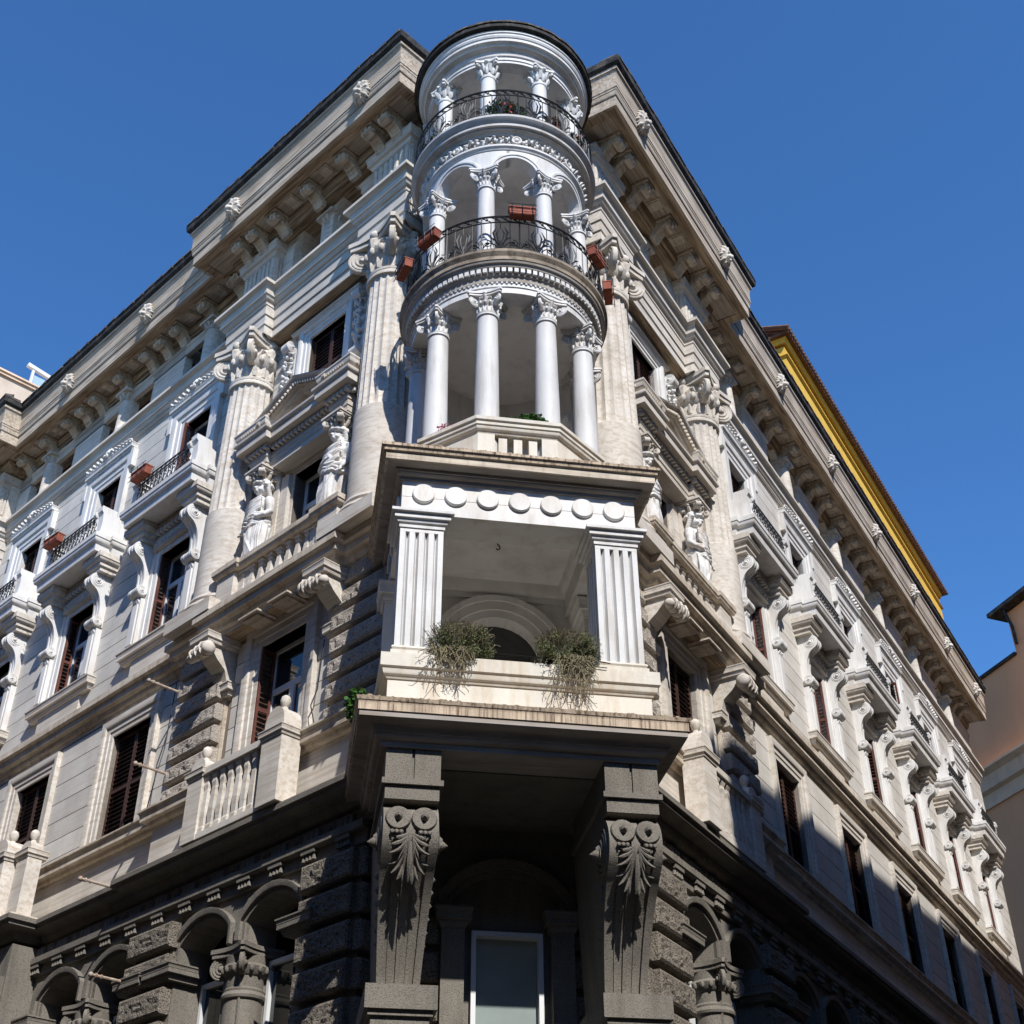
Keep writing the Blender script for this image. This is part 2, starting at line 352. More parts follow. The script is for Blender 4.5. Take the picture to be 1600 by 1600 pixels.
def capital_leafy(r, h, half):
    mb = MB()
    mb.lathe([(r, -.02 * h), (r * 1.12, 0), (r * 1.12, .06 * h), (r, .09 * h), (r * 1.02, .5 * h), (r * 1.3, .86 * h)], 20)
    for row, (n, z0, z1, ro) in enumerate(((8, .08, .46, 1.35), (8, .3, .72, 1.55))):
        for k in range(n):
            a = 2 * pi * (k + row * .5) / n
            mb.tube([(r * 1.03 * cos(a), r * 1.03 * sin(a), z0 * h), (r * 1.18 * cos(a), r * 1.18 * sin(a), (z0 + z1) / 2 * h), (r * ro * cos(a), r * ro * sin(a), z1 * h), (r * ro * 1.1 * cos(a), r * ro * 1.1 * sin(a), (z1 - .07) * h)], [.07 * h, .12 * h, .09 * h, .03 * h], 6)
    for i in range(4):
        a = pi / 4 + i * pi / 2
        mb.merge(disc_volute(.12 * h, .14 * h, RZ(a) @ T(half * 1.05, 0, .76 * h) @ RZ(pi / 2)))
        mb.tube([(r * 1.1 * cos(a), r * 1.1 * sin(a), .5 * h), (half * cos(a), half * sin(a), .84 * h)], .05 * h, 5)
        b = i * pi / 2; mb.ball((half * .85 * cos(b), half * .85 * sin(b), .9 * h), .1 * h, 6, 4)
    P = []
    cs = [(-1, -1), (1, -1), (1, 1), (-1, 1)]
    for i in range(4):
        a, b = Vector(cs[i]), Vector(cs[(i + 1) % 4]); td = (b - a).normalized(); nr = Vector((td.y, -td.x)); A = a * half + td * half * .12; Q = b * half - td * half * .12
        for j in range(7): P.append(tuple(A + (Q - A) * j / 6 - nr * half * .2 * sin(pi * j / 6)))
    mb.prism(P, .87 * h, h, 'z'); return mb
def fluted(r0, r1, z0, z1, nf=20, sub=5, nz=7, depth=.075):
    def rad(a, j, r):
        t = (a * nf / (2 * pi)) % 1.0
        e = 0 if j in (0, nz + 1) else 1
        return r * (1 - depth * e * max(0, sin(pi * min(1, max(0, (t - .1) / .8))))**.6)
    P = [(r0, z0)] + [(r0 + (r1 - r0) * (i / (nz - 1)), z0 + .06 + (z1 - z0 - .12) * i / (nz - 1)) for i in range(nz)] + [(r1, z1)]
    return MB().lathe(P, nf * sub, rad=rad)
def remesh(mb, name, mt, vox, smooth=2):
    me = mb.mesh(name, mt, 0); o = bpy.data.objects.new(name + '_tmp', me); COL.objects.link(o)
    m = o.modifiers.new('r', 'REMESH'); m.mode = 'VOXEL'; m.voxel_size = vox; m.use_smooth_shade = True
    s = o.modifiers.new('s', 'SMOOTH'); s.iterations = smooth; s.factor = .5
    dg = bpy.context.evaluated_depsgraph_get(); r = bpy.data.meshes.new_from_object(o.evaluated_get(dg))
    bpy.data.objects.remove(o); r.name = name
    if not r.materials: r.materials.append(MAT[mt])
    r.shade_smooth(); return r
def leaves(mb, c, R, n, size, fn=None, droop=0.0, flat=.35):
    for _ in range(n):
        while True:
            p = Vector((random.uniform(-1, 1), random.uniform(-1, 1), random.uniform(-1, 1)))
            if .25 < p.length < 1: break
        q = Vector((c[0] + p.x * R[0], c[1] + p.y * R[1], c[2] + p.z * R[2]))
        if fn and not fn(q): continue
        a = Vector((random.gauss(0, 1), random.gauss(0, 1), random.gauss(0, 1) - droop)).normalized(); b = a.cross(Vector((random.gauss(0, 1), random.gauss(0, 1), random.gauss(0, 1)))).normalized()
        s = size * random.uniform(.6, 1.3)
        mb.add([q, q + a * s * .5 + b * s * flat, q + a * s, q + a * s * .5 - b * s * flat], [(0, 1, 2, 3)])
    return mb

# ---------------------------------------------------------------- windows
def frame_mesh(w, z0, z1, fw, fp, sillproj=0.0, ears=0.0):
    mb = MB(); h = w / 2
    pr = [(0, -.34), (0, fp * .35), (fw * .28, fp * .38), (fw * .30, fp * .55), (fw * .6, fp * .58), (fw * .63, fp * .85), (fw * .8, fp), (fw, fp), (fw, -.02)]
    mb.sweep([(-h, z0), (-h, z1), (h, z1), (h, z0)], pr, m=SW)
    return mb
def shutter_leaf(x0, x1, z0, z1, y, tilt=1, rails=3):
    fr = MB(); sw = .05; t = .025
    fr.box(x0, x0 + sw, y - t, y + t, z0, z1).box(x1 - sw, x1, y - t, y + t, z0, z1)
    zs = [z0 + (z1 - z0) * i / (rails - 1) for i in range(rails)]
    for i, z in enumerate(zs): zz = min(max(z, z0 + .035), z1 - .035); fr.box(x0 + sw, x1 - sw, y - t * .9, y + t * .9, zz - .035, zz + .035)
    sl = MB(); z = z0 + .1
    while z < z1 - .06:
        sl.add([(x0 + sw, y + .022, z), (x1 - sw, y + .022, z), (x1 - sw, y - .02, z + .035), (x0 + sw, y - .02, z + .035),
                (x0 + sw, y + .022, z + .008), (x1 - sw, y + .022, z + .008), (x1 - sw, y - .02, z + .043), (x0 + sw, y - .02, z + .043)],
               [(0, 1, 2, 3), (4, 5, 6, 7), (0, 1, 5, 4), (1, 2, 6, 5), (2, 3, 7, 6), (3, 0, 4, 7)]); z += .1
    return fr, sl
WIN = {}
def win_parts(kind):
    if kind in WIN: return WIN[kind]
    P = []
    def A(n, mb, mt, stuff=False, sm=.4): P.append((n, mb.mesh(n, mt, sm), stuff))
    def shut(w, z0, z1, y, mt='shutter_brown', op=0):
        for s in (-1, 1):
            a, b = (-w / 2 + .01, -.006) if s < 0 else (.006, w / 2 - .01)
            f, sl = shutter_leaf(a, b, z0 + .01, z1 - .01, y); A('shutter', f, mt); A('shutter_slats', sl, mt, True)
        A('pane', MB().box(-w / 2, w / 2, y - .12, y - .1, z0, z1), 'dark_room')  # near-black sheet, paints the darkness of the room behind the slats
    def casement(w, z0, z1, y, zt, op=.0):
        fr = MB(); g = MB(); h = w / 2
        fr.box(-h, -h + .07, y - .03, y + .03, z0, z1).box(h - .07, h, y - .03, y + .03, z0, z1).box(-h + .07, h - .07, y - .03, y + .03, z1 - .08, z1).box(-h + .07, h - .07, y - .03, y + .03, zt - .06, zt + .06)
        fr.box(-.07, .07, y - .03, y + .045, z0, zt - .06).box(-h + .07, -.07, y - .03, y + .03, z0, z0 + .1).box(.07, h - .07, y - .03, y + .03, z0, z0 + .1)
        A('casement', fr, 'frame_white')
        for a, b, c, d in ((-h + .07, -.07, z0 + .1, zt - .06), (.07, h - .07, z0 + .1, zt - .06), (-h + .07, h - .07, zt + .06, z1 - .08)):
            A('pane', MB().box(a, b, y - .012, y, c, d), 'glass')
    if kind == 'first':
        A('window', frame_mesh(1.46, 11.5, 14.0, .38, .13), 'travertine', sm=.3); shut(1.46, 11.5, 14.0, -.13)
    elif kind == 'first_bay':
        A('window', frame_mesh(1.36, 11.5, 14.1, .42, .13), 'travertine', sm=.3); casement(1.36, 11.5, 14.1, -.3, 13.2)
        f, sl = shutter_leaf(0, .3, 11.52, 14.05, 0); m = T(.64, -.26, 0) @ RZ(radians(86))
        A('shutter', MB().merge(f, m), 'shutter_red'); A('shutter_slats', MB().merge(sl, m), 'shutter_brown', True)
    elif kind == 'first_bay_shut':
        A('window', frame_mesh(1.36, 11.5, 14.1, .42, .13), 'travertine', sm=.3); shut(1.36, 11.5, 14.1, -.13)
    elif kind == 'aedicule_shut':
        A('window', frame_mesh(1.3, 15.9, 18.35, .3, .08), 'travertine', sm=.3); shut(1.3, 15.9, 18.35, -.16)
    elif kind == 'piano':
        A('window', frame_mesh(1.26, 16.3, 18.72, .5, .12), 'white_marble', sm=.3); casement(1.2, 16.3, 18.7, -.28, 17.9)
        f, sl = shutter_leaf(0, .24, 16.32, 18.68, 0); m = T(.59, -.25, 0) @ RZ(radians(86))
        A('shutter', MB().merge(f, m), 'shutter_red'); A('shutter_slats', MB().merge(sl, m), 'shutter_brown', True)
        A('sill', MB().sweep([(-1.3, -.05), (-1.3, .12), (1.3, .12), (1.3, -.05)], cornice(15.98, .3, .14)).box(-.95, .95, 0, .1, 15.55, 15.98), 'travertine')
        for s in (-1, 1):     # pilaster strips under the consoles
            A('side_strip', MB().box(s * 1.07 - .17, s * 1.07 + .17, 0, .17, 16.28, 17.6).box(s * 1.07 - .1, s * 1.07 + .1, .17, .2, 16.4, 17.45), 'white_marble')
        o = MB(); o.box(-.85, .85, 0, .14, 18.86, 19.08)
        for k in range(9): o.ball((-.7 + k * .175, .15, 18.97), (.07, .045, .06), 6, 4)
        A('carved_panel', o, 'travertine')
    elif kind == 'upper':
        A('window', frame_mesh(1.14, 19.95, 22.6, .5, .14), 'white_marble', sm=.3); shut(1.14, 19.95, 22.6, -.16)
        o = MB().sweep([(-1.08, -.02), (-1.08, .14), (1.08, .14), (1.08, -.02)], cornice(23.1, .22, .1))
        o.box(1.08, 1.22, 0, .16, 22.55, 23.12).box(-1.22, -1.08, 0, .16, 22.55, 23.12)
        A('window_hood', o, 'white_marble')
        o = MB()
        for s in (-1, 1):
            for k in range(6):
                x = s * (.12 + k * .17); z = 23.42 - k * .012
                o.tube([(x, .2, z), (x + s * .06, .26, z + .09 - .01 * k), (x + s * .15, .22, z + .04), (x + s * .17, .2, z - .05)], [.035, .045, .03, .012], 5)
                o.ball((x + s * .1, .23, z - .03), .035, 6, 4)
        for a in (-.8, -.4, 0, .4, .8): o.tube([(0, .2, 23.36), (sin(a) * .14, .27, 23.36 + cos(a) * .16), (sin(a) * .3, .24, 23.36 + cos(a) * .3)], [.03, .05, .015], 5)
        o.ball((0, .26, 23.42), .07, 8, 5)
        A('garland', o, 'white_marble')
    elif kind == 'upper_open':
        for q in win_parts('upper'):
            if 'shutter' not in q[0] and q[0] != 'pane': P.append(q)
        casement(1.14, 19.95, 22.6, -.26, 21.9)
        f, sl = shutter_leaf(0, .34, 19.97, 22.56, 0); m = T(.53, -.2, 0) @ RZ(radians(110))
        A('shutter', MB().merge(f, m), 'shutter_red'); A('shutter_slats', MB().merge(sl, m), 'shutter_brown', True)
    elif kind == 'upper_bay':
        A('window', frame_mesh(1.26, 20.1, 22.22, .32, .14), 'white_marble', sm=.3); shut(1.26, 20.1, 22.22, -.12)
        o = MB().sweep([(-1.15, -.02), (-1.15, .14), (1.15, .14), (1.15, -.02)], cornice(22.5, .09, .06)).box(-1.15, 1.15, 0, .1, 22.59, 22.74)
        for k in range(15): o.ball((-1.0 + k / 7., .11, 22.665), (.06, .03, .05), 6, 4)
        A('carved_band', o, 'travertine')
        for s in (-1, 1):
            o = MB(); x = s * 1.25
            o.box(x - .17, x + .17, 0, .1, 20.2, 22.3)
            o.merge(disc_volute(.16, .26, T(x, .16, 22.2))); o.merge(disc_volute(.12, .28, T(x, .14, 20.55)))
            for q in range(22):
                z = 21.98 - q * .055; o.ball((x + random.uniform(-.1, .1) * (1.1 - q * .03), .12 + random.uniform(0, .07), z), random.uniform(.035, .065), 7, 5)
            for z in (22.0, 21.7, 21.4, 21.1):
                for q in (-1, 1): o.tube([(x, .14, z - .1), (x + q * .09, .2, z), (x + q * .17, .13, z - .02), (x + q * .15, .11, z - .1)], [.02, .045, .035, .01], 6)
            o.tube([(x, .12, 21.0), (x, .2, 20.85), (x, .12, 20.7)], [.05, .06, .015], 6)
            o.box(x - .2, x + .2, 0, .2, 20.08, 20.24)
            A('scroll_ornament', o, 'white_marble')
    elif kind == 'aedicule':
        A('window', frame_mesh(1.3, 15.9, 18.35, .3, .08), 'travertine', sm=.3); casement(1.3, 15.9, 18.35, -.3, 17.6)
    WIN[kind] = P; return P
def place_window(kind, M, tag=''):
    P = win_parts(kind); n, me, st = P[0]
    w0 = obj(n, me, B, M)
    for n, me, st in P[1:]: obj(n, me, w0, I4, stuff=st)
    return w0
# ---------------------------------------------------------------- balcony of the plain bays
def balcony_parts():
    P = []
    def A(n, mb, mt, stuff=False, sm=.4): P.append((n, mb.mesh(n, mt, sm), stuff))
    path = [(-1.5, -.05), (-1.5, .3), (-1.39, .3), (-1.39, .7), (1.39, .7), (1.39, .3), (1.5, .3), (1.5, -.05)]
    mb = MB().sweep(path, prof(-.25, 19.52, ('l', 0, 19.52), ('l', .02, 19.72), ('l', .06, 19.74), ('o', .1, 19.84), ('l', .12, 19.86), ('l', .12, 19.97)))
    mb.box(-1.36, 1.36, 0, .66, 19.54, 19.95)
    A('balcony', mb, 'white_marble')
    bd = MB()      # bed moulding stepping out over the consoles
    pth = [(-1.36, -.05), (-1.36, .45), (-.84, .45), (-.84, .04), (.84, .04), (.84, .45), (1.36, .45), (1.36, -.05)]
    bd.sweep(pth, prof(-.2, 19.06, ('l', .0, 19.06), ('l', .0, 19.16), ('l', .05, 19.18), ('l', .05, 19.28), ('o', .13, 19.36), ('l', .15, 19.38), ('l', .15, 19.52)))
    A('bed_moulding', bd, 'travertine')
    d = MB()
    for k in range(11): x = -.75 + k * .15; d.box(x - .045, x + .045, .1, .24, 19.2, 19.32)
    A('dentils', d, 'travertine', True)
    for s in (-1, 1):
        c = console(.3, 19.06, .36, .2, 17.78, .2, .12); A('console', MB().merge(c, T(s * 1.07)), 'white_marble')
        e = MB(); x = s * 1.24          # marble end piers with a scrolled front
        e.prism([(.02, 19.97), (.70, 19.97), (.70, 20.08), (.66, 20.12), (.64, 20.4), (.66, 20.66), (.71, 20.72), (.71, 20.86), (.30, 20.86), (.28, 20.66), (.14, 20.6), (.02, 20.56)], x - .12, x + .12)
        e.merge(disc_volute(.10, .12, T(x - s * .15, .66, 20.68))); e.tube([(x - s * .15, .66, 20.6), (x - s * .15, .62, 20.4), (x - s * .13, .66, 20.25)], [.05, .04, .02], 6)
        A('end_pier', e, 'white_marble')
    r = MB(); a, b = -1.1, 1.1; y = .66
    for z in (20.02, 20.12, 20.62, 20.74): r.box(a, b, y - .015, y + .015, z, z + .02)
    n = 12
    for k in range(n + 1): x = a + (b - a) * k / n; r.box(x - .009, x + .009, y - .009, y + .009, 20.02, 20.74)
    for k in range(n):
        x = a + (b - a) * (k + .5) / n; g = (b - a) / n * .36
        r.tube([(x + g * sin(t), y + .01, 20.3 + .1 * cos(t) * (1 if t < 4 else .8)) for t in [i * .7 for i in range(10)]], .009, 4)
        r.tube([(x - g, y, 20.58), (x, y + .03, 20.44), (x + g, y, 20.58)], .01, 4); r.tube([(x, y, 20.44), (x, y + .02, 20.6)], .012, 4)
        r.tube([(x + g * .8 * sin(t), y, 20.68 + .04 * cos(t)) for t in [i * .9 for i in range(7)]], .007, 4)
    for s in (-1, 1):
        for z in (20.02, 20.62, 20.74): r.box(s * 1.1 - .012, s * 1.1 + .012, .1, y, z, z + .02)
    A('railing', r, 'iron')
    return P
BALC = balcony_parts()
# ---------------------------------------------------------------- giant columns
COLM = None
def giant_column():
    global COLM
    if COLM is None:
        a = MB().box(-.78, .78, -.2, .78, 15.08, 15.38)
        a.lathe([(.60, 15.38), (.72, 15.38), (.76, 15.45), (.74, 15.52), (.66, 15.56), (.64, 15.62), (.67, 15.66), (.66, 15.72), (.60, 15.76), (.60, 16.6), (.6, 17.2), (.595, 17.88), (.57, 17.9), (.5, 17.9)], 48)
        b = fluted(.565, .50, 17.9, 21.44)
        c = MB().merge(capital_ionic(.5, 1.2, .71), T(0, 0, 21.55)).lathe([(.5, 21.43), (.55, 21.44), (.56, 21.5), (.54, 21.54), (.5, 21.55)], 32)
        COLM = [('column', b.mesh('column', 'travertine', .35)), ('column_base', a.mesh('column_base', 'travertine', .5)), ('capital', c.mesh('capital', 'travertine', .7))]
    return COLM
def place_column(M):
    C = giant_column(); o = obj(C[0][0], C[0][1], B, M)
    for n, me in C[1:]: obj(n, me, o, I4)
# ---------------------------------------------------------------- modillion bracket (soffit z=0, grows down and out along y)
def modillion(L, wd, h):
    O = [(0, 0), (L, 0), (L, -.04)]
    for i in range(9): a = radians(70 - 200 * i / 8); O.append((L - .1 + .115 * cos(a), -.145 + .115 * sin(a)))
    O += [(L * .66, -.17), (L * .58, -.23), (L * .42, -.28), (L * .25, -h * .82), (L * .16, -h), (0, -h)]
    m = MB().prism(O, -wd / 2 + .03, wd / 2 - .03)
    for s in (-1, 1):
        m.prism([(a + (.012 if 0 < i < len(O) - 1 else 0), b) for i, (a, b) in enumerate(O)], -wd / 2 if s < 0 else wd / 2 - .06, -wd / 2 + .06 if s < 0 else wd / 2)
        m.merge(disc_volute(.105, wd + .02, T(0, L - .1, -.145)))
    m.box(-.04, .04, L - .16, L + .03, -.24, -.05)
    m.box(-wd / 2 - .05, wd / 2 + .05, 0, L + .05, -.035, .02)
    return m
MOD_A = modillion(.56, .30, .46).mesh('modillion', 'travertine_band', .3)
MOD_B = modillion(.52, .30, .46).mesh('modillion', 'travertine_band', .3)
# ---------------------------------------------------------------- lion head
ETILE = []
for _k in range(4):
    _h = .05 + .02 * random.random(); ETILE.append(MB().add([(-.225, -.25, -.02), (.225, -.25, -.02), (.22, .03, -.03), (-.22, .02 + .02 * random.random(), -.03), (-.225, -.25, _h + .1), (.225, -.25, _h + .09), (.21, .0, _h), (-.2, .015, _h + .01)], [(0, 3, 2, 1), (4, 5, 6, 7), (0, 1, 5, 4), (1, 2, 6, 5), (2, 3, 7, 6), (3, 0, 4, 7)]).mesh('eave_tile', 'eave_tile', 0))
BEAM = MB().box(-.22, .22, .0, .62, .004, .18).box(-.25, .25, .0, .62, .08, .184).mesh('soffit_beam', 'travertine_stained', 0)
def lion():
    m = MB()
    m.ball((0, .05, 0), (.17, .12, .2), 14, 10); m.ball((0, .16, -.06), (.09, .12, .09), 12, 8); m.ball((0, .24, -.03), (.045, .04, .03), 8, 6)
    m.ball((0, .17, -.16), (.06, .08, .04), 8, 6)
    for s in (-1, 1):
        m.ball((s * .07, .17, .05), (.05, .04, .03), 8, 5); m.ball((s * .07, .2, -.08), (.045, .05, .045), 8, 6); m.ball((s * .13, .1, .15), (.05, .03, .055), 8, 5)
    for k in range(22):
        a = 2 * pi * k / 22; r = .2 + .03 * random.random()
        m.tube([(cos(a) * .13, .1, sin(a) * .15), (cos(a) * r, .06 + .03 * sin(k * 2.4), sin(a) * r * 1.12), (cos(a) * (r + .06), .0, sin(a) * (r + .07) * 1.12 - .02)], [.04, .045, .012], 6)
    return remesh(m, 'lion_head', 'travertine', .013, 1)
LION = lion()
# ================================================================== the two street fronts
BAYS = {'L': [10.93 + 4.06 * k for k in range(3)], 'R': [11.5 + 4.4 * k for k in range(6)]}
END = {'L': 29.3, 'R': 37.3}
BAYA = {'L': [5.8, 24.18], 'R': [5.8]}
COURSE = {}
def course(u0, u1, z, v, h=.43, name='stone_course'):
    "one stone of a wall course; meshes are shared between stones of one size"
    k = (round(u1 - u0, 2), h)
    if k not in COURSE:
        W = u1 - u0; COURSE[k] = MB().box(-W / 2, W / 2, -.02, .022, 0, h).mesh('stone_course', 'travertine_wall', 0)
    return COURSE[k], T((u0 + u1) / 2, v, z)
def moulding(name, M, path, pr, mt, sm=.35, parent=B):
    return obj(name, MB().sweep(path, pr), parent, M, mt=mt, smooth=sm)
RUST = {}
def rustic(name, w, h, mt, dep=.16):
    k = (name, round(w, 2), round(h, 2))
    if k not in RUST:
        mb = MB(); nx = max(3, int(w / .07)); nz = max(3, int(h / .06)); b = .04
        V = []; F = []
        for j in range(nz + 1):
            for i in range(nx + 1):
                x = b + (w - 2 * b) * i / nx; z = b + (h - 2 * b) * j / nz
                e = 0 if i in (0, nx) or j in (0, nz) else 1
                V.append((x - w / 2, dep + e * random.uniform(-.022, .022), z))
        for j in range(nz):
            for i in range(nx): q = j * (nx + 1) + i; F.append((q, q + 1, q + nx + 2, q + nx + 1))
        mb.add(V, F)
        d = dep - b * .7
        mb.add([(-w / 2, -.05, 0), (w / 2, -.05, 0), (w / 2, -.05, h), (-w / 2, -.05, h), (-w / 2, d, 0), (w / 2, d, 0), (w / 2, d, h), (-w / 2, d, h),
                (-w / 2 + b, dep, b), (w / 2 - b, dep, b), (w / 2 - b, dep, h - b), (-w / 2 + b, dep, h - b)],
               [(0, 1, 5, 4), (1, 2, 6, 5), (2, 3, 7, 6), (3, 0, 4, 7), (4, 5, 9, 8), (5, 6, 10, 9), (6, 7, 11, 10), (7, 4, 8, 11), (0, 3, 2, 1)])
        RUST[k] = mb.mesh('rustic_block', mt, .3)
    return RUST[k]
# shared small pieces
def baluster_prof(h, r): return [(r, 0), (r, .05 * h), (r * .7, .08 * h), (r * .95, .3 * h), (r * .6, .62 * h), (r * .5, .78 * h), (r * .8, .82 * h), (r * .6, .9 * h), (r, .93 * h), (r, h)]
BAL_SQ = MB().lathe([(.001, 0), (.12, 0), (.12, .06), (.09, .1), (.105, .3), (.075, .6), (.065, .72), (.095, .76), (.08, .82), (.12, .86), (.12, .92), (.001, .92)], 4).mesh('baluster', 'travertine', 0)
BAL_LO = MB().lathe([(.001, 0), (.11, 0), (.11, .08), (.085, .12), (.1, .35), (.07, .75), (.09, .82), (.075, .88), (.11, .94), (.11, 1.0), (.001, 1.0)], 4).mesh('baluster', 'travertine', 0)
SMALLCAP = MB().lathe([(.2, 0), (.22, .02), (.2, .05), (.205, .16), (.27, .22)], 20)
for _k in range(10):
    _a = 2 * pi * _k / 10; SMALLCAP.tube([(.2 * cos(_a), .2 * sin(_a), .05), (.24 * cos(_a), .24 * sin(_a), .15), (.28 * cos(_a), .28 * sin(_a), .2)], [.03, .045, .02], 5)
SMALLCAP.box(-.29, .29, -.29, .29, .22, .3)
ATT_COL = MB().lathe([(.24, 24.2), (.26, 24.25), (.24, 24.3), (.215, 24.34), (.215, 24.8), (.19, 25.42)], 24).mesh('attic_column', 'travertine', .6)
ATT_CAP = MB().merge(SMALLCAP, T(0, 0, 25.42)).mesh('capital', 'travertine', .6)
GF_COL = MB().lathe([(.36, 2.6), (.36, 4.5), (.31, 7.38), (.35, 7.4), (.36, 7.44), (.33, 7.5), (.3, 7.52)], 28).mesh('granite_column', 'peperino', .6)
def ionic_side():
    m = MB().merge(capital_ionic(.3, .7, .42, leafy=False), T(0, 0, 7.5)); return m.mesh('capital', 'peperino', .7)
GF_CAP = ionic_side()
IMPOST = MB().sweep([(-.3, -.4), (-.3, .14), (.3, .14), (.3, -.4)], cornice(7.98, .26, .13, back=-.15)).mesh('impost', 'peperino', .3)
GUTTAE = MB().box(-.17, .17, 0, .1, -.06, 0)
for _k in range(4): GUTTAE.lathe([(.02, -.06), (.042, -.17), (.001, -.17)], 8, m=T(-.125 + _k * .083, .05, 0))
GUTTAE = GUTTAE.mesh('guttae', 'peperino', .4)
TRIG = MB().box(-.17, .17, 0, .03, 0, .38)
for _x in (-.12, 0, .12): TRIG.cbox(_x - .05, _x + .05, .03, .07, 0, .36, .02)
TRIG = TRIG.mesh('triglyph', 'peperino', 0)
METOPE = MB().lathe([(.001, .05), (.05, .06), (.07, .03), (.13, .03), (.15, .0)], 18, m=RX(-pi / 2)).mesh('metope_disc', 'peperino', .5)
PANEL = MB().box(-.17, .17, .18, .56, .0, .185).box(-.13, .13, .22, .52, -.03, 0).box(-.21, .21, .14, .60, .11, .188).mesh('soffit_panel', 'travertine_band', 0)
POLE = MB().tube([(0, -.1, 0), (0, .42, .0), (0, .68, .0)], [.028, .026, .024], 8)
POLE.tube([(0, .5, 0), (0, .52, 0)], .04, 8).tube([(0, .6, 0), (0, .63, 0)], .042, 8).ball((0, .71, 0), .045, 8, 6)
SPIRAL = MB()      # twisted acanthus roll under the piano balconies
for _i in range(4):
    _r = .15 - _i * .018; SPIRAL.ball((-.3 + _i * .19, 0, -_i * .012), (.11, _r, _r), 12, 8)
    if _i < 3: SPIRAL.tube([(-.22 + _i * .19 + .03 * cos(t), _r * 1.0 * cos(t), _r * 1.0 * sin(t)) for t in [q * .7 for q in range(10)]], .025, 5)
SPIRAL = SPIRAL.mesh('scroll_roll', 'travertine', .8)

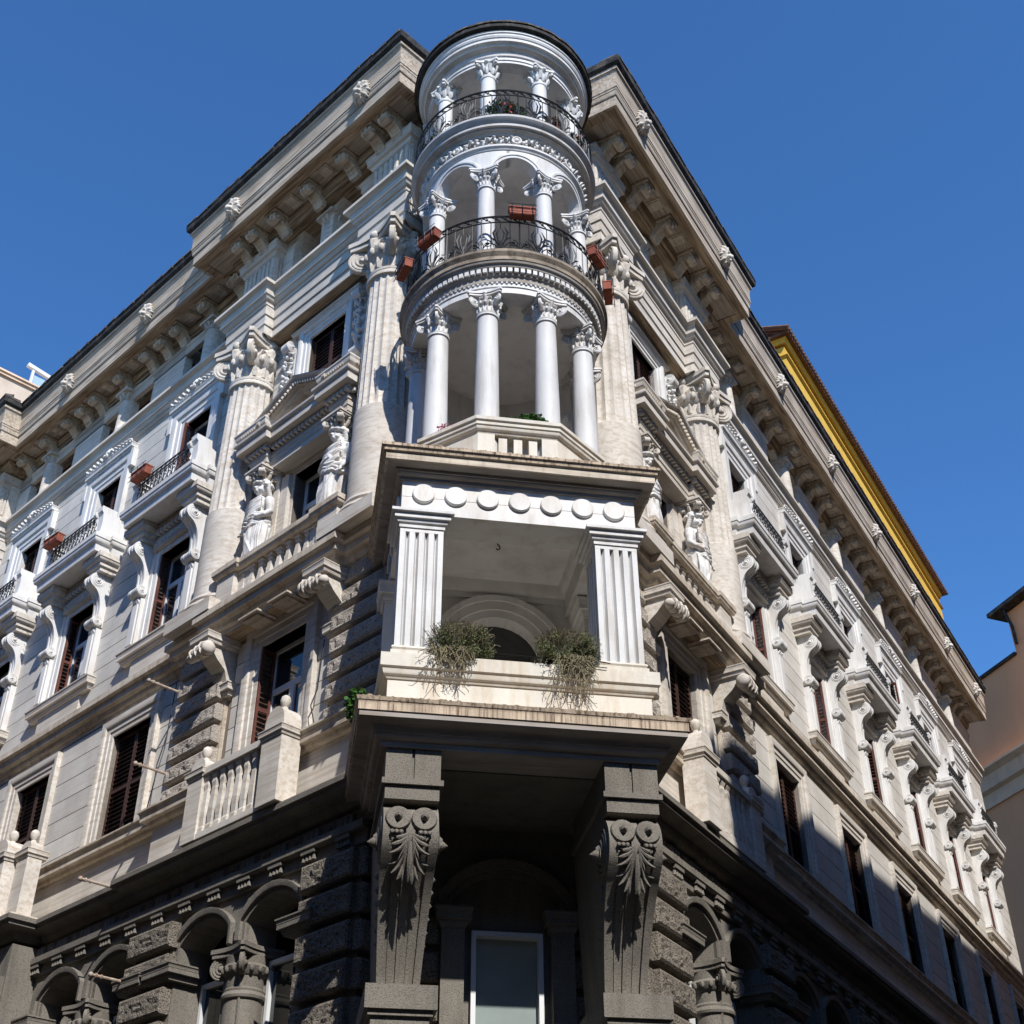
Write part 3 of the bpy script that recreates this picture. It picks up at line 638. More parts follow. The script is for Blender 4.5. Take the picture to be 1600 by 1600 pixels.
for sd, MM in SIDES:
    bays, end, bas = BAYS[sd], END[sd], BAYA[sd]
    # ---- first floor wall with real openings
    h1 = [(c - .68, c + .68, 11.5, 14.1) for c in bas] + [(c - .73, c + .73, 11.5, 14.0) for c in bays]
    obj('wall', wall(MB(), 2.62, end, 10.0, 14.75, .26, .55, h1), B, MM, mt='joint_stone', smooth=0)
    h2 = [(c - .65, c + .65, 15.9, 18.35) for c in bas] + [(c - .63, c + .63, 20.1, 22.22) for c in bas] + [(c - .63, c + .63, 16.3, 18.72) for c in bays] + [(c - .57, c + .57, 19.95, 22.6) for c in bays]
    obj('wall', wall(MB(), 2.62, end, 14.75, 24.1, 0, .45, h2), B, MM, mt='joint_stone', smooth=0)
    # ---- stone courses
    def courses(v, z0, z1, zones, lim):
        z = z0
        while z + .2 < z1:
            h = min(.43, z1 - z)
            ivs = [(2.62, end)]
            for a, b, p, q in zones:
                if q <= z + .02 or p >= z + h - .02: continue
                nv = []
                for s, e in ivs:
                    if b <= s or a >= e: nv.append((s, e)); continue
                    if a > s: nv.append((s, a))
                    if b < e: nv.append((b, e))
                ivs = nv
            for s, e in ivs:
                if e - s < .08: continue
                me, M = course(s, e, z, v, round(h, 3))
                if s < lim: obj('stone_course', me, B, MM @ M)
                else: REST.setdefault(sd, MB()).box(s, e, v - .02, v + .022, z, z + h)
            z += .452
    lim = 21 if sd == 'L' else 16.5
    rz = []
    for c in bas: rz += [(c - 3.3, c - 1.5, 11.3, 14.7), (c + 1.5, c + 3.35, 11.3, 14.7)]
    courses(.26, 11.3, 14.62, rz + [(c - 1.1, c + 1.1, 11.3, 14.52) for c in bas] + [(c - 1.11, c + 1.11, 11.3, 14.38) for c in bays], lim)
    zz = []
    for c in bas: zz += [(c - 3.2, c - 1.9, 15, 22.8), (c + 1.9, c + 3.2, 15, 22.8), (c - 1.95, c + 1.95, 15, 19.9), (c - 1.06, c + 1.06, 19.9, 22.7)]
    for c in bays: zz += [(c - 1.13, c + 1.13, 16.28, 19.3), (c - 1.2, c + 1.2, 19.3, 19.98), (c - 1.08, c + 1.08, 19.98, 23.3)]
    courses(0, 15.1, 23.55, zz, lim)
    # ---- dark ledge, first floor base and sill string
    P = [(1.9, 1.05)]
    for i, c in enumerate(bas):
        if i: P += [(c - 3.4, .75), (c - 3.4, 1.05)]
        P += [(c + 3.05, 1.05), (c + 3.05, .75)]
    if sd == 'L': P += [(12.35, .75), (12.35, 1.3), (17.6, 1.3), (17.6, .75)] if True else []
    P = sorted(P, key=lambda p: p[0]) if False else P
    if sd == 'L': P = [(2.0, .84), (9.1, .84), (9.1, .72), (12.35, .72), (12.35, 1.3), (17.6, 1.3), (17.6, .72), (20.6, .72), (20.6, .84), (end, .84)]
    else: P = [(1.9, .84), (9.1, .84), (9.1, .72), (end, .72)]
    moulding('ledge', MM, P, prof(-1.2, 9.70, ('l', -.25, 9.70), ('o', -.12, 9.86), ('l', -.1, 9.88), ('l', .14, 9.90), ('l', .14, 9.94), ('c', .17, 9.98), ('l', .2, 9.98), ('l', .2, 10.07)), 'peperino')
    moulding('ledge_top', MM, P, prof(-1.1, 10.072, ('l', .17, 10.072), ('l', .17, 10.1), ('l', .1, 10.13)), 'travertine_band')
    Q = [(2.2, .5), (8.9, .5), (8.9, .32), (end, .32)]
    moulding('base_wall', MM, Q, [(-.4, 10.1), (.12, 10.1), (.12, 10.32), (.06, 10.36), (.06, 11.08), (-.4, 11.08)], 'travertine')
    moulding('sill_moulding', MM, Q, cornice(11.08, .34, .26, back=-.4, b=.05), 'travertine_band')
    # ---- string between first floor and piano
    P = [(2.45, -.6), (2.45, .32), (2.75, .32)]; 
    P = [(2.3, .55)]
    for c in bas:
        if c > 10: P += [(c - 3.25, .3), (c - 3.25, .5)]
        P += [(c - 1.95, .5), (c - 1.95, .72), (c + 1.95, .72), (c + 1.95, .5), (c + 3.25, .5), (c + 3.25, .3)]
    P[0] = (2.2, .5)
    P.append((end, .3))
    if P[-2][0] > end: P = P[:-2] + [(end, .5)]
    moulding('string_course', MM, P, prof(-.7, 14.52, ('l', -.04, 14.52), ('l', -.02, 14.6), ('o', .06, 14.7), ('l', .07, 14.72), ('l', .17, 14.76), ('l', .17, 14.84), ('c', .22, 14.9), ('l', .26, 14.92), ('l', .26, 15.06)), 'travertine_band')
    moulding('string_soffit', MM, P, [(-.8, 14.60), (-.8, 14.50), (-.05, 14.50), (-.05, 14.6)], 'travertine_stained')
    moulding('plinth_course', MM, [(2.62, .02), (end, .02)], [(-.1, 15.0), (.12, 15.0), (.12, 15.12), (.06, 15.16), (-.1, 15.16)], 'travertine')
    # ---- entablature below the attic
    P = [(2.62, -1.0), (2.62, .62), (4.08, .62), (4.08, .38), (7.52, .38), (7.52, .62), (8.98, .62), (8.98, 0), (end, 0)]
    if sd == 'L': P = P[:-1] + [(21.0, 0), (21.0, .62), (22.46, .62), (22.46, .38), (25.9, .38), (25.9, .62), (27.3, .62), (27.3, 0), (end, 0)]
    PE = P
    PA = [(2.62, -1.0), (2.62, .62), (4.08, .62), (4.08, .38), (7.52, .38), (7.52, .62), (8.98, .62), (8.98, -.2)]
    ga = [PA] + ([[(x + 18.38, y) for x, y in PA[1:]]] if sd == 'L' else [])
    if sd == 'L': ga[1] = [(21.0, -.2)] + ga[1]
    for Z in ga:
        moulding('architrave', MM, Z, [(-1.0, 22.75), (0, 22.75), (0, 23.0), (.03, 23.0), (.03, 23.28), (.06, 23.28), (.06, 23.56), (-1.0, 23.56)], 'travertine', .2)
        x0, x1 = Z[1][0] + .05, Z[-1][0] - .05
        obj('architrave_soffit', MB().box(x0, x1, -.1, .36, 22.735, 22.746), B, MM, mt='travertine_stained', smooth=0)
    moulding('fascia', MM, [(8.9, 0), (end, 0)], [(-.3, 23.5), (.04, 23.5), (.04, 23.58), (.1, 23.6), (.1, 23.64), (-.3, 23.64)], 'travertine', .2)
    moulding('entablature', MM, PE, prof(-.9, 23.56, ('l', .08, 23.56), ('l', .08, 23.66), ('o', .16, 23.76), ('l', .2, 23.78), ('l', .2, 23.9), ('c', .3, 24.02), ('l', .32, 24.03), ('l', .32, 24.12)), 'travertine', .3)
    # ---- attic storey: piers, small columns, arches
    za, zs, zr, zt = 24.12, 25.55, .42, 26.22
    ops = []
    for c in bas: ops += [(c + .1 - 1.28, c + .1 - .22), (c + .1 + .22, c + .1 + 1.28)]
    for c in bays: ops += [(c - 1.28, c - .22), (c + .22, c + 1.28)]
    ops.sort(); aw = MB(); holes = [(a, b, za, zt) for a, b in ops]
    near = lambda u: any(abs(u - c) < 3.3 for c in bas)
    wall(aw, 2.62, end, za, zt, 0.0, .22, holes)
    for c in bas: wall(aw, c - 3.15, c + 3.15, za, zt, .3, .29, [h for h in holes if c - 3 < h[0] < c + 3])
    for a, b in ops:
        y1 = .3 if near((a + b) / 2) else 0
        archwall(aw, a, b, zs, zr, zt, -.22, y1)
    obj('attic_wall', aw, B, MM, mt='travertine', smooth=0)
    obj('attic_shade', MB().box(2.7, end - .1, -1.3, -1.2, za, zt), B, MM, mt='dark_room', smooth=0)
    for c in [q + .1 for q in bas] + bays:
        y = .14 if near(c) else -.0
        o = obj('attic_column', ATT_COL, B, MM @ T(c, y, 0)); obj('capital', ATT_CAP, o, I4)
    # pier caps
    edges = sorted({b for a, b in ops} | {a for a, b in ops})
    prs = []
    allc = sorted([q + .1 for q in bas] + bays)
    for i in range(len(allc) - 1): prs.append((allc[i] + 1.28, allc[i + 1] - 1.28))
    prs = [(3.9, allc[0] - 1.28)] + prs + [(allc[-1] + 1.28, end - .05)]
    for a, b in prs:
        y = .3 if near(a) and near(b) else 0
        if near(a) and not near(b): a = 9.05
        if not near(a) and near(b): b = 20.95
        moulding('pier_cap', MM, [(a, -.4), (a, y), (b, y), (b, -.4)], [(-.1, 25.42), (0.02, 25.42), (.03, 25.5), (.015, 25.52), (.03, 25.62), (.07, 25.66), (.07, 25.74), (-.1, 25.74)], 'travertine')
    for c in bas:
        for s in (-1, 1):
            x = c + s * 2.45
            pm = MB().box(x - .62, x + .62, .2, .5, za, 25.9)
            for k in range(7): q = x - .53 + k * .177; pm.cbox(q - .055, q + .055, .5, .54, 24.5, 25.42, .02)
            for k in range(3):
                for sx in (-1, 1): pm.box(x + sx * .62, x + sx * .655, .26 + k * .09 - .025, .26 + k * .09 + .025, 24.5, 25.42)
            o = obj('attic_pilaster', pm, B, MM, mt='travertine', smooth=0)
            pth = [(x - .62, -.6 if s < 0 else 0), (x - .62, .5), (x + .62, .5), (x + .62, 0)]
            obj('capital', MB().sweep(pth, cornice(25.45, .42, .16)), o, I4, mt='travertine')
            obj('pilaster_base', MB().sweep(pth, prof(-.1, 24.12, ('l', .09, 24.12), ('l', .09, 24.26), ('c', .03, 24.4), ('l', .01, 24.44))), o, I4, mt='travertine')
    # ---- great eave
    EP = [(3.0, -1.6), (3.0, .55), (9.15, .55), (9.15, 0), (end, 0)]
    if sd == 'L': EP = EP[:-1] + [(20.85, 0), (20.85, .55), (27.5, .55), (27.5, 0), (end, 0)]
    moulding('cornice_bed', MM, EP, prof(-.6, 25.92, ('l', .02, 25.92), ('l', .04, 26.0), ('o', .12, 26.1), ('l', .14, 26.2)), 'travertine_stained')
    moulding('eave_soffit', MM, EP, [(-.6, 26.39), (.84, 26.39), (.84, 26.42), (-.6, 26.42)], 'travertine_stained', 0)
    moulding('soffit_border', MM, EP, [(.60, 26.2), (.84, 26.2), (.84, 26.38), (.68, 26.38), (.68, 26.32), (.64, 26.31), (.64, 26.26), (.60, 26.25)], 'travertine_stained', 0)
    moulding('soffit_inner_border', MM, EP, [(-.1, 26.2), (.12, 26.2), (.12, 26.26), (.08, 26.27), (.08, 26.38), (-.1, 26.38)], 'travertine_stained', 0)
    moulding('eave_cornice', MM, EP, prof(-.6, 26.23, ('l', .8, 26.23), ('l', .8, 26.19), ('l', .87, 26.19), ('l', .87, 26.5), ('o', .91, 26.56), ('l', .915, 26.62), ('c', .93, 26.66), ('l', .935, 26.72), ('l', .95, 26.73), ('l', .95, 26.8), ('l', .94, 26.81), ('l', .945, 26.95), ('c', 1.0, 27.26), ('l', 1.02, 27.27), ('l', 1.02, 27.36)), 'travertine_eave', .3)
    moulding('gutter', MM, EP, prof(-.6, 27.361, ('l', 1.03, 27.361), ('l', 1.10, 27.42), ('l', 1.12, 27.58), ('l', 1.0, 27.64)), 'gutter')
    def tiles(pts_):
        for (x0, y0), (x1, y1) in zip(pts_, pts_[1:]):
            L_ = hypot(x1 - x0, y1 - y0); n_ = max(1, int(L_ / .46)); an = atan2(y1 - y0, x1 - x0)
            for q in range(n_):
                if CNT.get('t', 0) >= 245: return
                CNT['t'] = CNT.get('t', 0) + 1; t = (q + .5) / n_
                obj('eave_tile', ETILE[random.randrange(4)], B, MM @ T(x0 + (x1 - x0) * t, y0 + (y1 - y0) * t, 27.60 + random.uniform(-.02, .03)) @ RZ(an + random.uniform(-.03, .03)))
    if sd == 'L': tiles([(1.93, -.6), (1.93, 1.66), (10.25, 1.66), (10.25, 1.12), (19.75, 1.12), (19.75, 1.66), (23, 1.66)])
    else: tiles([(1.93, -.6), (1.93, 1.66), (10.25, 1.66), (10.25, 1.12), (37.3, 1.12)])
    br = []
    for c in bas: br += [(c - 2.78 + .02, .55, 0), (c - 2.2, .55, 0), (c + 2.2, .55, 0), (c + 2.78, .55, 0)] + [(c + .1 + q, .3, 0) for q in (-1.3, 0, 1.3)]
    allb = bays
    for i, c in enumerate(bays): br += [(c + q, 0, 1) for q in (-1.3, 0, 1.3)]
    mids = [(a + b) / 2 for a, b in zip(bays, bays[1:])] + ([9.45] if sd == 'L' else [9.5, bays[-1] + 2.1])
    br += [(m, 0, 1) for m in mids]
    for u, v, k in br: o = obj('modillion', MOD_B if k else MOD_A, B, MM @ T(u, v if v != .3 else .5, 26.2)); obj('soffit_beam', BEAM, o, T(0, -v if 0 else 0, 0))
    for c in [q + .1 for q in bas] + bays:
        nr = near(c)
        for q in (-.65, .65):
            obj('soffit_panel', PANEL, B, MM @ T(c + q, .55 if nr else .0, 26.2))
    lions = [(c + s * 2.45, 1) for c in bas for s in (-1, 1)] + [(m, 0) for m in mids if m > 10]
    for u, nr in lions: obj('lion_head', LION, B, MM @ T(u, 1.5 if nr else .95, 26.82) @ RX(radians(-12)) @ SC(1.05, 1, 1.05))
    # ---- bay with giant columns, aedicule, balcony
    for c in bas:
        for s in (-1, 1): place_column(MM @ T(c + s * 2.45, .22, 0))
        place_window('upper_bay', MM @ T(c, 0, 0)); place_window('aedicule' if sd == 'L' else 'aedicule_shut', MM @ T(c, 0, 0)); place_window('first_bay' if sd == 'L' else 'first_bay_shut', MM @ T(c, .26, 0))
        ae = MB()
        pth = [(c - 1.72, -.05), (c - 1.72, .62), (c - .95, .62), (c - .95, .5), (c + .95, .5), (c + .95, .62), (c + 1.72, .62), (c + 1.72, -.05)]
        ent = MB().sweep(pth, [(-.6, 18.52), (-.12, 18.52), (-.12, 18.66), (-.1, 18.66), (-.1, 18.8), (-.08, 18.8), (-.08, 18.96), (-.6, 18.96)])
        A0 = obj('aedicule', ent, B, MM, mt='travertine', smooth=.2)
        obj('cornice', MB().sweep(pth, prof(-.6, 19.0, ('l', .0, 19.0), ('l', .0, 19.06), ('l', .14, 19.08), ('l', .14, 19.26), ('o', .2, 19.32), ('l', .2, 19.36))), A0, I4, mt='travertine')
        dn = MB()
        for k in range(27):
            x = c - 1.66 + k * 3.32 / 26; y = .6 if abs(x - c) > .95 else .48
            dn.box(x - .035, x + .035, y - .1, y + .04, 18.93, 19.02)
        for s in (-1, 1):
            for k in range(4): y = .08 + k * .13; dn.box(c + s * 1.72 - .06, c + s * 1.72 + .06, y - .035, y + .035, 18.93, 19.02)
        obj('dentils', dn, A0, I4, mt='travertine', smooth=0, stuff=True)
        pd = MB().prism([(c - 1.3, 19.36), (c + 1.3, 19.36), (c, 19.92)], .0, .30, 'y').prism([(c - .8, 19.42), (c + .8, 19.42), (c, 19.78)], .30, .36, 'y')
        obj('tympanum', pd, A0, I4, mt='travertine_stained', smooth=0)
        rk = MB().sweep([(c - 1.2, 19.38), (c, 19.92), (c + 1.2, 19.38)], [(0, 0), (0, .52), (.05, .55), (.05, .60), (.09, .64), (.09, .69), (.19, .74), (.23, .80), (.27, .82), (.27, 0)], m=SW)
        obj('raking_cornice', rk, A0, I4, mt='travertine', smooth=.2)
        for s in (-1, 1):
            a0, a1 = (c + s * 1.16, 19.40), (c, 19.92)
            u0, u1 = sorted((c + s * 1.06, c + s * 1.74))
            pe = [(u0, -.05), (u0, .60), (u1, .60), (u1, -.05)]
            obj('end_cornice', MB().sweep(pe, prof(-.5, 19.362, ('l', .1, 19.362), ('l', .1, 19.42), ('l', .14, 19.44), ('o', .2, 19.56), ('l', .22, 19.6), ('l', .22, 19.64))), A0, I4, mt='travertine', smooth=.3)
            eg = MB()
            for k in range(13):
                t = (k + .5) / 13; eg.ball((a0[0] + (a1[0] - a0[0]) * t, .725, a0[1] + (a1[1] - a0[1]) * t + .13), (.03, .045, .055), 8, 5)
            for k in range(9): eg.ball((u0 + (u1 - u0) * (k + .5) / 9, .765, 19.50), (.03, .04, .05), 8, 5)
            for k in range(6): eg.ball((c + s * 1.92, .1 + k * .1, 19.50), (.04, .03, .05), 8, 5)
            eg.merge(disc_volute(.09, .10, T(c + s * 1.1, .74, 19.52) @ RZ(pi / 2 if 0 else 0)))
            obj('egg_moulding', eg, A0, I4, mt='travertine_band', smooth=.8, stuff=True)
            # caryatid backing pier
            obj('backing_pier', MB().box(c + s * 1.28 - .3, c + s * 1.28 + .3, 0, .16, 15.9, 18.52).box(c + s * .83 - .12, c + s * .83 + .12, .0, .13, 15.9, 18.35), A0, I4, mt='travertine', smooth=0)
            obj('pedestal', MB().box(c + s * 1.28 - .33, c + s * 1.28 + .33, 0, .62, 15.1, 15.95), A0, I4, mt='travertine', smooth=0)
        # balustrade of the piano balcony
        x0, x1 = c - 1.88, c + 1.88
        rail = MB().sweep([(x0, .1), (x0, .72), (x0 + .62, .72), (x0 + .62, .66), (x1 - .62, .66), (x1 - .62, .72), (x1, .72), (x1, .1)], prof(-.3, 15.92, ('l', .04, 15.92), ('o', .1, 16.0), ('l', .12, 16.01), ('l', .12, 16.12)))
        R0 = obj('balustrade', rail, B, MM, mt='travertine_band', smooth=.3)
        for s in (-1, 1): obj('pier', MB().box(c + s * 1.6 - .28, c + s * 1.6 + .28, .16, .74, 15.06, 15.92), R0, I4, mt='travertine', smooth=0)
        obj('plinth', MB().box(c - 1.32, c + 1.32, .4, .76, 15.06, 15.16), R0, I4, mt='travertine', smooth=0)
        me = BAL_SQ
        for k in range(9): obj('baluster', me, R0, T(c - 1.16 + k * .29, .58, 15.16) @ SC(1, 1, .83) @ RZ(pi / 4))
        # carved brackets below, with twisted rolls
        for s in (-1, 1):
            bm_ = MB().prism([(.26, 14.5), (1.0, 14.5), (1.0, 14.36), (.92, 14.34), (.84, 14.18), (.7, 14.02), (.5, 13.86), (.42, 13.6), (.36, 13.42), (.26, 13.3)], c + s * 1.75 - .2, c + s * 1.75 + .2)
            b0 = obj('bracket', bm_, B, MM, mt='travertine', smooth=.3)
            obj('cap', MB().sweep([(c + s * 1.75 - .24, .2), (c + s * 1.75 - .24, .98), (c + s * 1.75 + .24, .98), (c + s * 1.75 + .24, .2)], cornice(14.3, .2, .08)), b0, I4, mt='travertine')
            obj('lower_cap', MB().sweep([(c + s * 1.75 - .24, .2), (c + s * 1.75 - .24, .38), (c + s * 1.75 + .24, .38), (c + s * 1.75 + .24, .2)], cornice(13.35, .24, .12)), b0, I4, mt='travertine')
            obj('scroll_roll', SPIRAL, b0, T(c + s * 1.75, .98, 14.12) @ RZ(0) @ SC(.95 * (1 if s > 0 else -1), 1, 1))
        for k in (-.45, .45): obj('soffit_panel', MB().box(c + k - .22, c + k + .22, .35, .8, 14.42, 14.5).box(c + k - .3, c + k + .3, .3, .86, 14.46, 14.5), B, MM, mt='travertine_band', smooth=0)
        # rustic pilasters first floor
        for s in (-1, 1):
            xc = c + s * 2.42
            obj('pilaster', MB().box(xc - .78, xc + .78, -.1, .34, 11.3, 14.6), B, MM, mt='travertine_band', smooth=0)
            for k in range(7):
                obj('rustic_block', rustic('t', 1.56 - .06, .335, 'rustic_travertine', .17), B, MM @ T(xc, .34, 11.52 + k * .452))
                if s < 0 and c < 10: obj('rustic_block', rustic('t', .42, .335, 'rustic_travertine', .12), B, MM @ T(xc - .78, .12, 11.52 + k * .452) @ RZ(pi / 2))
        # lower balustrade with ball finials
        for s, px in ((-1, c - 1.18), (1, c + 1.12)):
            big = .27 if s < 0 else .22
            pr_ = MB().box(px - big, px + big, .72, .72 + big * 1.5, 10.12, 11.3)
            ps = obj('balustrade_post', pr_, B, MM, mt='travertine', smooth=0)
            yc = .72 + big * .75
            obj('post_cap', MB().sweep([(px - big, .6), (px - big, .72 + big * 1.5), (px + big, .72 + big * 1.5), (px + big, .6)], cornice(11.28, .16, .07, back=-.2)), ps, I4, mt='travertine')
            H = .42 if s < 0 else .25
            dm = MB().prism([(px - big, 11.44)] + [(px - big * cos(pi * i / 10) * 1.0, 11.44 + H * sin(pi * i / 10) ** .7) for i in range(11)] + [(px + big, 11.44)], .74, .7 + big * 1.5, 'y')
            obj('post_top', dm, ps, I4, mt='travertine', smooth=.4)
            z0 = 11.44 + H
            obj('ball_finial', MB().lathe([(.001, z0 + .28), (.03, z0 + .275), (.075, z0 + .24), (.095, z0 + .17), (.075, z0 + .09), (.045, z0 + .05), (.06, z0 + .02), (.08, z0 - .02)], 14, m=T(px, yc, 0)), ps, I4, mt='travertine', smooth=.8)
        r0 = obj('balustrade', MB().box(c - .9, c + .9, .82, 1.06, 11.3, 11.42), B, MM, mt='travertine', smooth=0)
        obj('base_rail', MB().box(c - .9, c + .9, .84, 1.04, 10.12, 10.22), r0, I4, mt='travertine', smooth=0)
        for k in range(8): obj('baluster', BAL_LO, r0, T(c - .8 + k * .232, .94, 10.22) @ SC(1, 1, 1.08) @ RZ(pi / 4))
    # ---- plain bays
    for c in bays:
        place_window('first', MM @ T(c, .26, 0)); place_window('piano', MM @ T(c, 0, 0)); place_window('upper_open' if (sd == 'L' and c == bays[0]) or (sd == 'R' and c == bays[3]) else 'upper', MM @ T(c, 0, 0))
        n, me, st = BALC[0]; b0 = obj(n, me, B, MM @ T(c, 0, 0))
        for n, me, st in BALC[1:]: obj(n, me, b0, I4, stuff=st)
    # ---- ground floor of dark stone
    gc = [5.8] + ([10.4, 19.6] if sd == 'L' else [10.6, 15.4, 20.2, 25.0])
    gops = []
    for c in gc: gops += [(c - .93 - .7, c - .93 + .7), (c + .93 - .7, c + .93 + .7)]
    gw = wall(MB(), 2.7, end, 0, 9.3, .55, .6, [(a, b, 1.0, 9.3) for a, b in gops])
    for a, b in gops: archwall(gw, a, b, 8.55, .32, 9.3, -.05, .55)
    for c in gc: gw.box(c - .231, c + .231, -.05, .5, 8.25, 8.6)
    obj('ground_floor_wall', gw, B, MM, mt='peperino', smooth=0)
    obj('ground_floor_dark_backing', MB().box(2.7, end, -.5, -.4, 0, 9.3), B, MM, mt='dark_room', smooth=0)  # near-black backing stands in for the darkness inside the arches
    for a, b in gops:
        m = MB().sweep(arcpath(a, b, 8.27, 8.55, .32), [(0, .5), (0, .58), (.07, .58), (.07, .64), (.14, .66), (.16, .66), (.16, .5)], m=SW)
        obj('archivolt', m, B, MM, mt='peperino', smooth=.3)
        if b < 13 or sd == 'R':
            w0 = obj('window', MB().sweep([(a + .04, 4), (a + .04, 8.02), (b - .04, 8.02), (b - .04, 4)], [(0, -.02), (0, .08), (-.07, .08), (-.07, -.02)], m=SW), B, MM, mt='frame_white', smooth=0)
            obj('pane', MB().box(a + .1, b - .1, -.01, .01, 4, 7.95).box((a + b) / 2 - .04, (a + b) / 2 + .04, .01, .05, 4, 7.95), w0, I4, mt='glass', smooth=0)
    for c in gc:
        o = obj('granite_column', GF_COL, B, MM @ T(c, .3, 0)); obj('capital', GF_CAP, o, I4)
        for q in (-1.85, 1.85): obj('impost', IMPOST, B, MM @ T(c + q, .6, 0))
    obj('frieze_wall', MB().box(2.5, end, -.1, .58, 9.42, 9.66), B, MM, mt='peperino', smooth=0)
    moulding('taenia', MM, [(2.6, .55), (end, .55)], [(-.2, 9.28), (.15, 9.28), (.17, 9.3), (.17, 9.41), (-.2, 9.41)], 'peperino', 0)
    moulding('architrave', MM, [(2.6, .55), (end, .55)], [(-.2, 9.08), (.06, 9.08), (.06, 9.275), (-.2, 9.275)], 'peperino', 0)
    k = 0; u = 3.1
    while u < min(end - 1, 22):
        obj('guttae', GUTTAE, B, MM @ T(u, .60, 9.275)); obj('triglyph', TRIG, B, MM @ T(u, .58, 9.42) @ SC(1, 1, .5)); obj('metope_disc', METOPE, B, MM @ T(u + .42, .58, 9.54) @ SC(.7, 1, .7)); u += .84
    for xc, w_ in ([(3.32, 1.28), (8.1, 1.35)] + ([(12.9, .0)] if 0 else []) + ([(12.95, 1.3), (17.8, 1.3), (22.6, 1.3)] if sd == 'R' else [])):
        obj('pilaster', MB().box(xc - w_ / 2, xc + w_ / 2, .3, .6, 0, 9.0), B, MM, mt='peperino', smooth=0)
        for k in range(8):
            obj('rustic_block', rustic('p', w_ - .04, .42, 'peperino_rustic', .2), B, MM @ T(xc, .6, 8.55 - k * .545))
            if xc < 4: obj('rustic_block', rustic('p', .5, .42, 'peperino_rustic', .16), B, MM @ T(xc - w_ / 2, .42, 8.55 - k * .545) @ RZ(pi / 2))
    obj('end_wall', MB().box(end - .4, end - .02, -9, -.5, 0, 27.4), B, MM, mt='travertine_wall', smooth=0)
    if sd in REST: obj('stone_courses', REST[sd], B, MM, mt='travertine_wall', smooth=0, stuff=True)
# portal projection on the left front (corbel, pedestal)
PO = obj('portal', MB().box(12.45, 17.5, .3, 1.15, 0, 9.62), B, ML, mt='peperino', smooth=0)
for x in (12.75, 17.2):
    c_ = console(.5, 9.0, .9, .26, 7.4, .45, .16, leaf=True)
    obj('console', MB().merge(c_, T(x, .9, 0)), PO, I4, mt='peperino')
for px, big in ((13.2, .38), (12.5, .22), (17.0, .38)):
    ps = obj('balustrade_post', MB().box(px - big, px + big, 1.0, 1.0 + big * 1.4, 10.12, 11.3), B, ML, mt='travertine', smooth=0)
    obj('post_cap', MB().sweep([(px - big, .9), (px - big, 1.0 + big * 1.4), (px + big, 1.0 + big * 1.4), (px + big, .9)], cornice(11.28, .16, .07, back=-.2)), ps, I4, mt='travertine')
    obj('post_top', MB().prism([(px - big * cos(pi * i / 10), 11.44 + .35 * big / .38 * sin(pi * i / 10) ** .7) for i in range(11)], 1.02, .98 + big * 1.4, 'y'), ps, I4, mt='travertine', smooth=.4)
    z0 = 11.44 + .35 * big / .38
    obj('ball_finial', MB().lathe([(.001, z0 + .28), (.03, z0 + .275), (.075, z0 + .24), (.095, z0 + .17), (.075, z0 + .09), (.045, z0 + .05), (.06, z0 + .02), (.08, z0 - .02)], 14, m=T(px, 1.0 + big * .7, 0)), ps, I4, mt='travertine', smooth=.8)
r0 = obj('balustrade', MB().box(13.5, 16.7, 1.1, 1.32, 11.3, 11.42), B, ML, mt='travertine', smooth=0)
obj('base_rail', MB().box(13.5, 16.7, 1.1, 1.32, 10.12, 10.22), r0, I4, mt='travertine', smooth=0)
for k in range(11): obj('baluster', BAL_LO, r0, T(13.7 + k * .28, 1.2, 10.22) @ SC(1, 1, 1.08) @ RZ(pi / 4))
obj('downpipe', MB().tube([(9.06, .06, 22.7), (9.06, .06, 15.2)], .035, 8), B, ML, mt='iron')
for _p in ([(9.3, .36, 14.4), (9.32, .38, 13.2), (9.45, .42, 12.6), (9.3, .5, 12.2), (9.5, .45, 11.7)], [(4.45, .36, 13.4), (4.47, .4, 12.4), (4.55, .45, 12.1), (4.42, .4, 11.6)]):
    obj('cable', MB().tube(_p, .012, 5), B, ML, mt='iron')
# roof slab and flank
_pl = lambda M, u, v: (M @ Vector((u, v, 0)))
pts = [_pl(ML, 3, .4), _pl(ML, 29, .4), _pl(ML, 29, -9), _pl(ML, 14.5, -12), _pl(MR, 37, -9), _pl(MR, 37, .4), _pl(MR, 3, .4)]
obj('roof', MB().prism([(p.x, p.y) for p in pts], 27.3, 27.5, 'z'), B, mt='roof_tile', smooth=0)
# ================================================================== corner: chamfer wall, shop front, loggia
cw = wall(MB(), -2.1, 2.4, 0, 14.5, -1.1, .5, [(-.33, .74, 0.3, 7.9), (-.72, .84, 10.9, 12.6)])
archwall(cw, -.72, .84, 12.57, .77, 12.6 + .8, -1.6, -1.1) if 0 else None
o = obj('corner_wall', wall(MB(), -2.1, 2.4, 0, 9.5, -1.1, .5, [(-.33, .74, 0.3, 7.9)]), B, MT, mt='peperino', smooth=0)
lw = wall(MB(), -1.72, 2.0, 9.5, 14.4, -1.1, .4, [(-.72, .84, 10.9, 13.5)])
archwall(lw, -.72, .84, 12.57, .775, 13.5, -1.5, -1.1, 16)
obj('loggia_back_wall', lw, B, MT, mt='tower_interior', smooth=0)
dm = obj('loggia_arch', MB().sweep(arcpath(-.72, .84, 11, 12.57, .775, 18), [(0, -1.35), (0, -1.06), (.14, -1.06), (.14, -1.02), (.3, -1.02), (.3, -.98), (.4, -.97), (.4, -1.12)], m=SW), B, MT, mt='tower_interior', smooth=.3)
obj('pane', MB().box(-.72, .84, -1.42, -1.38, 10.9, 13.5), dm, I4, mt='glass', smooth=0)
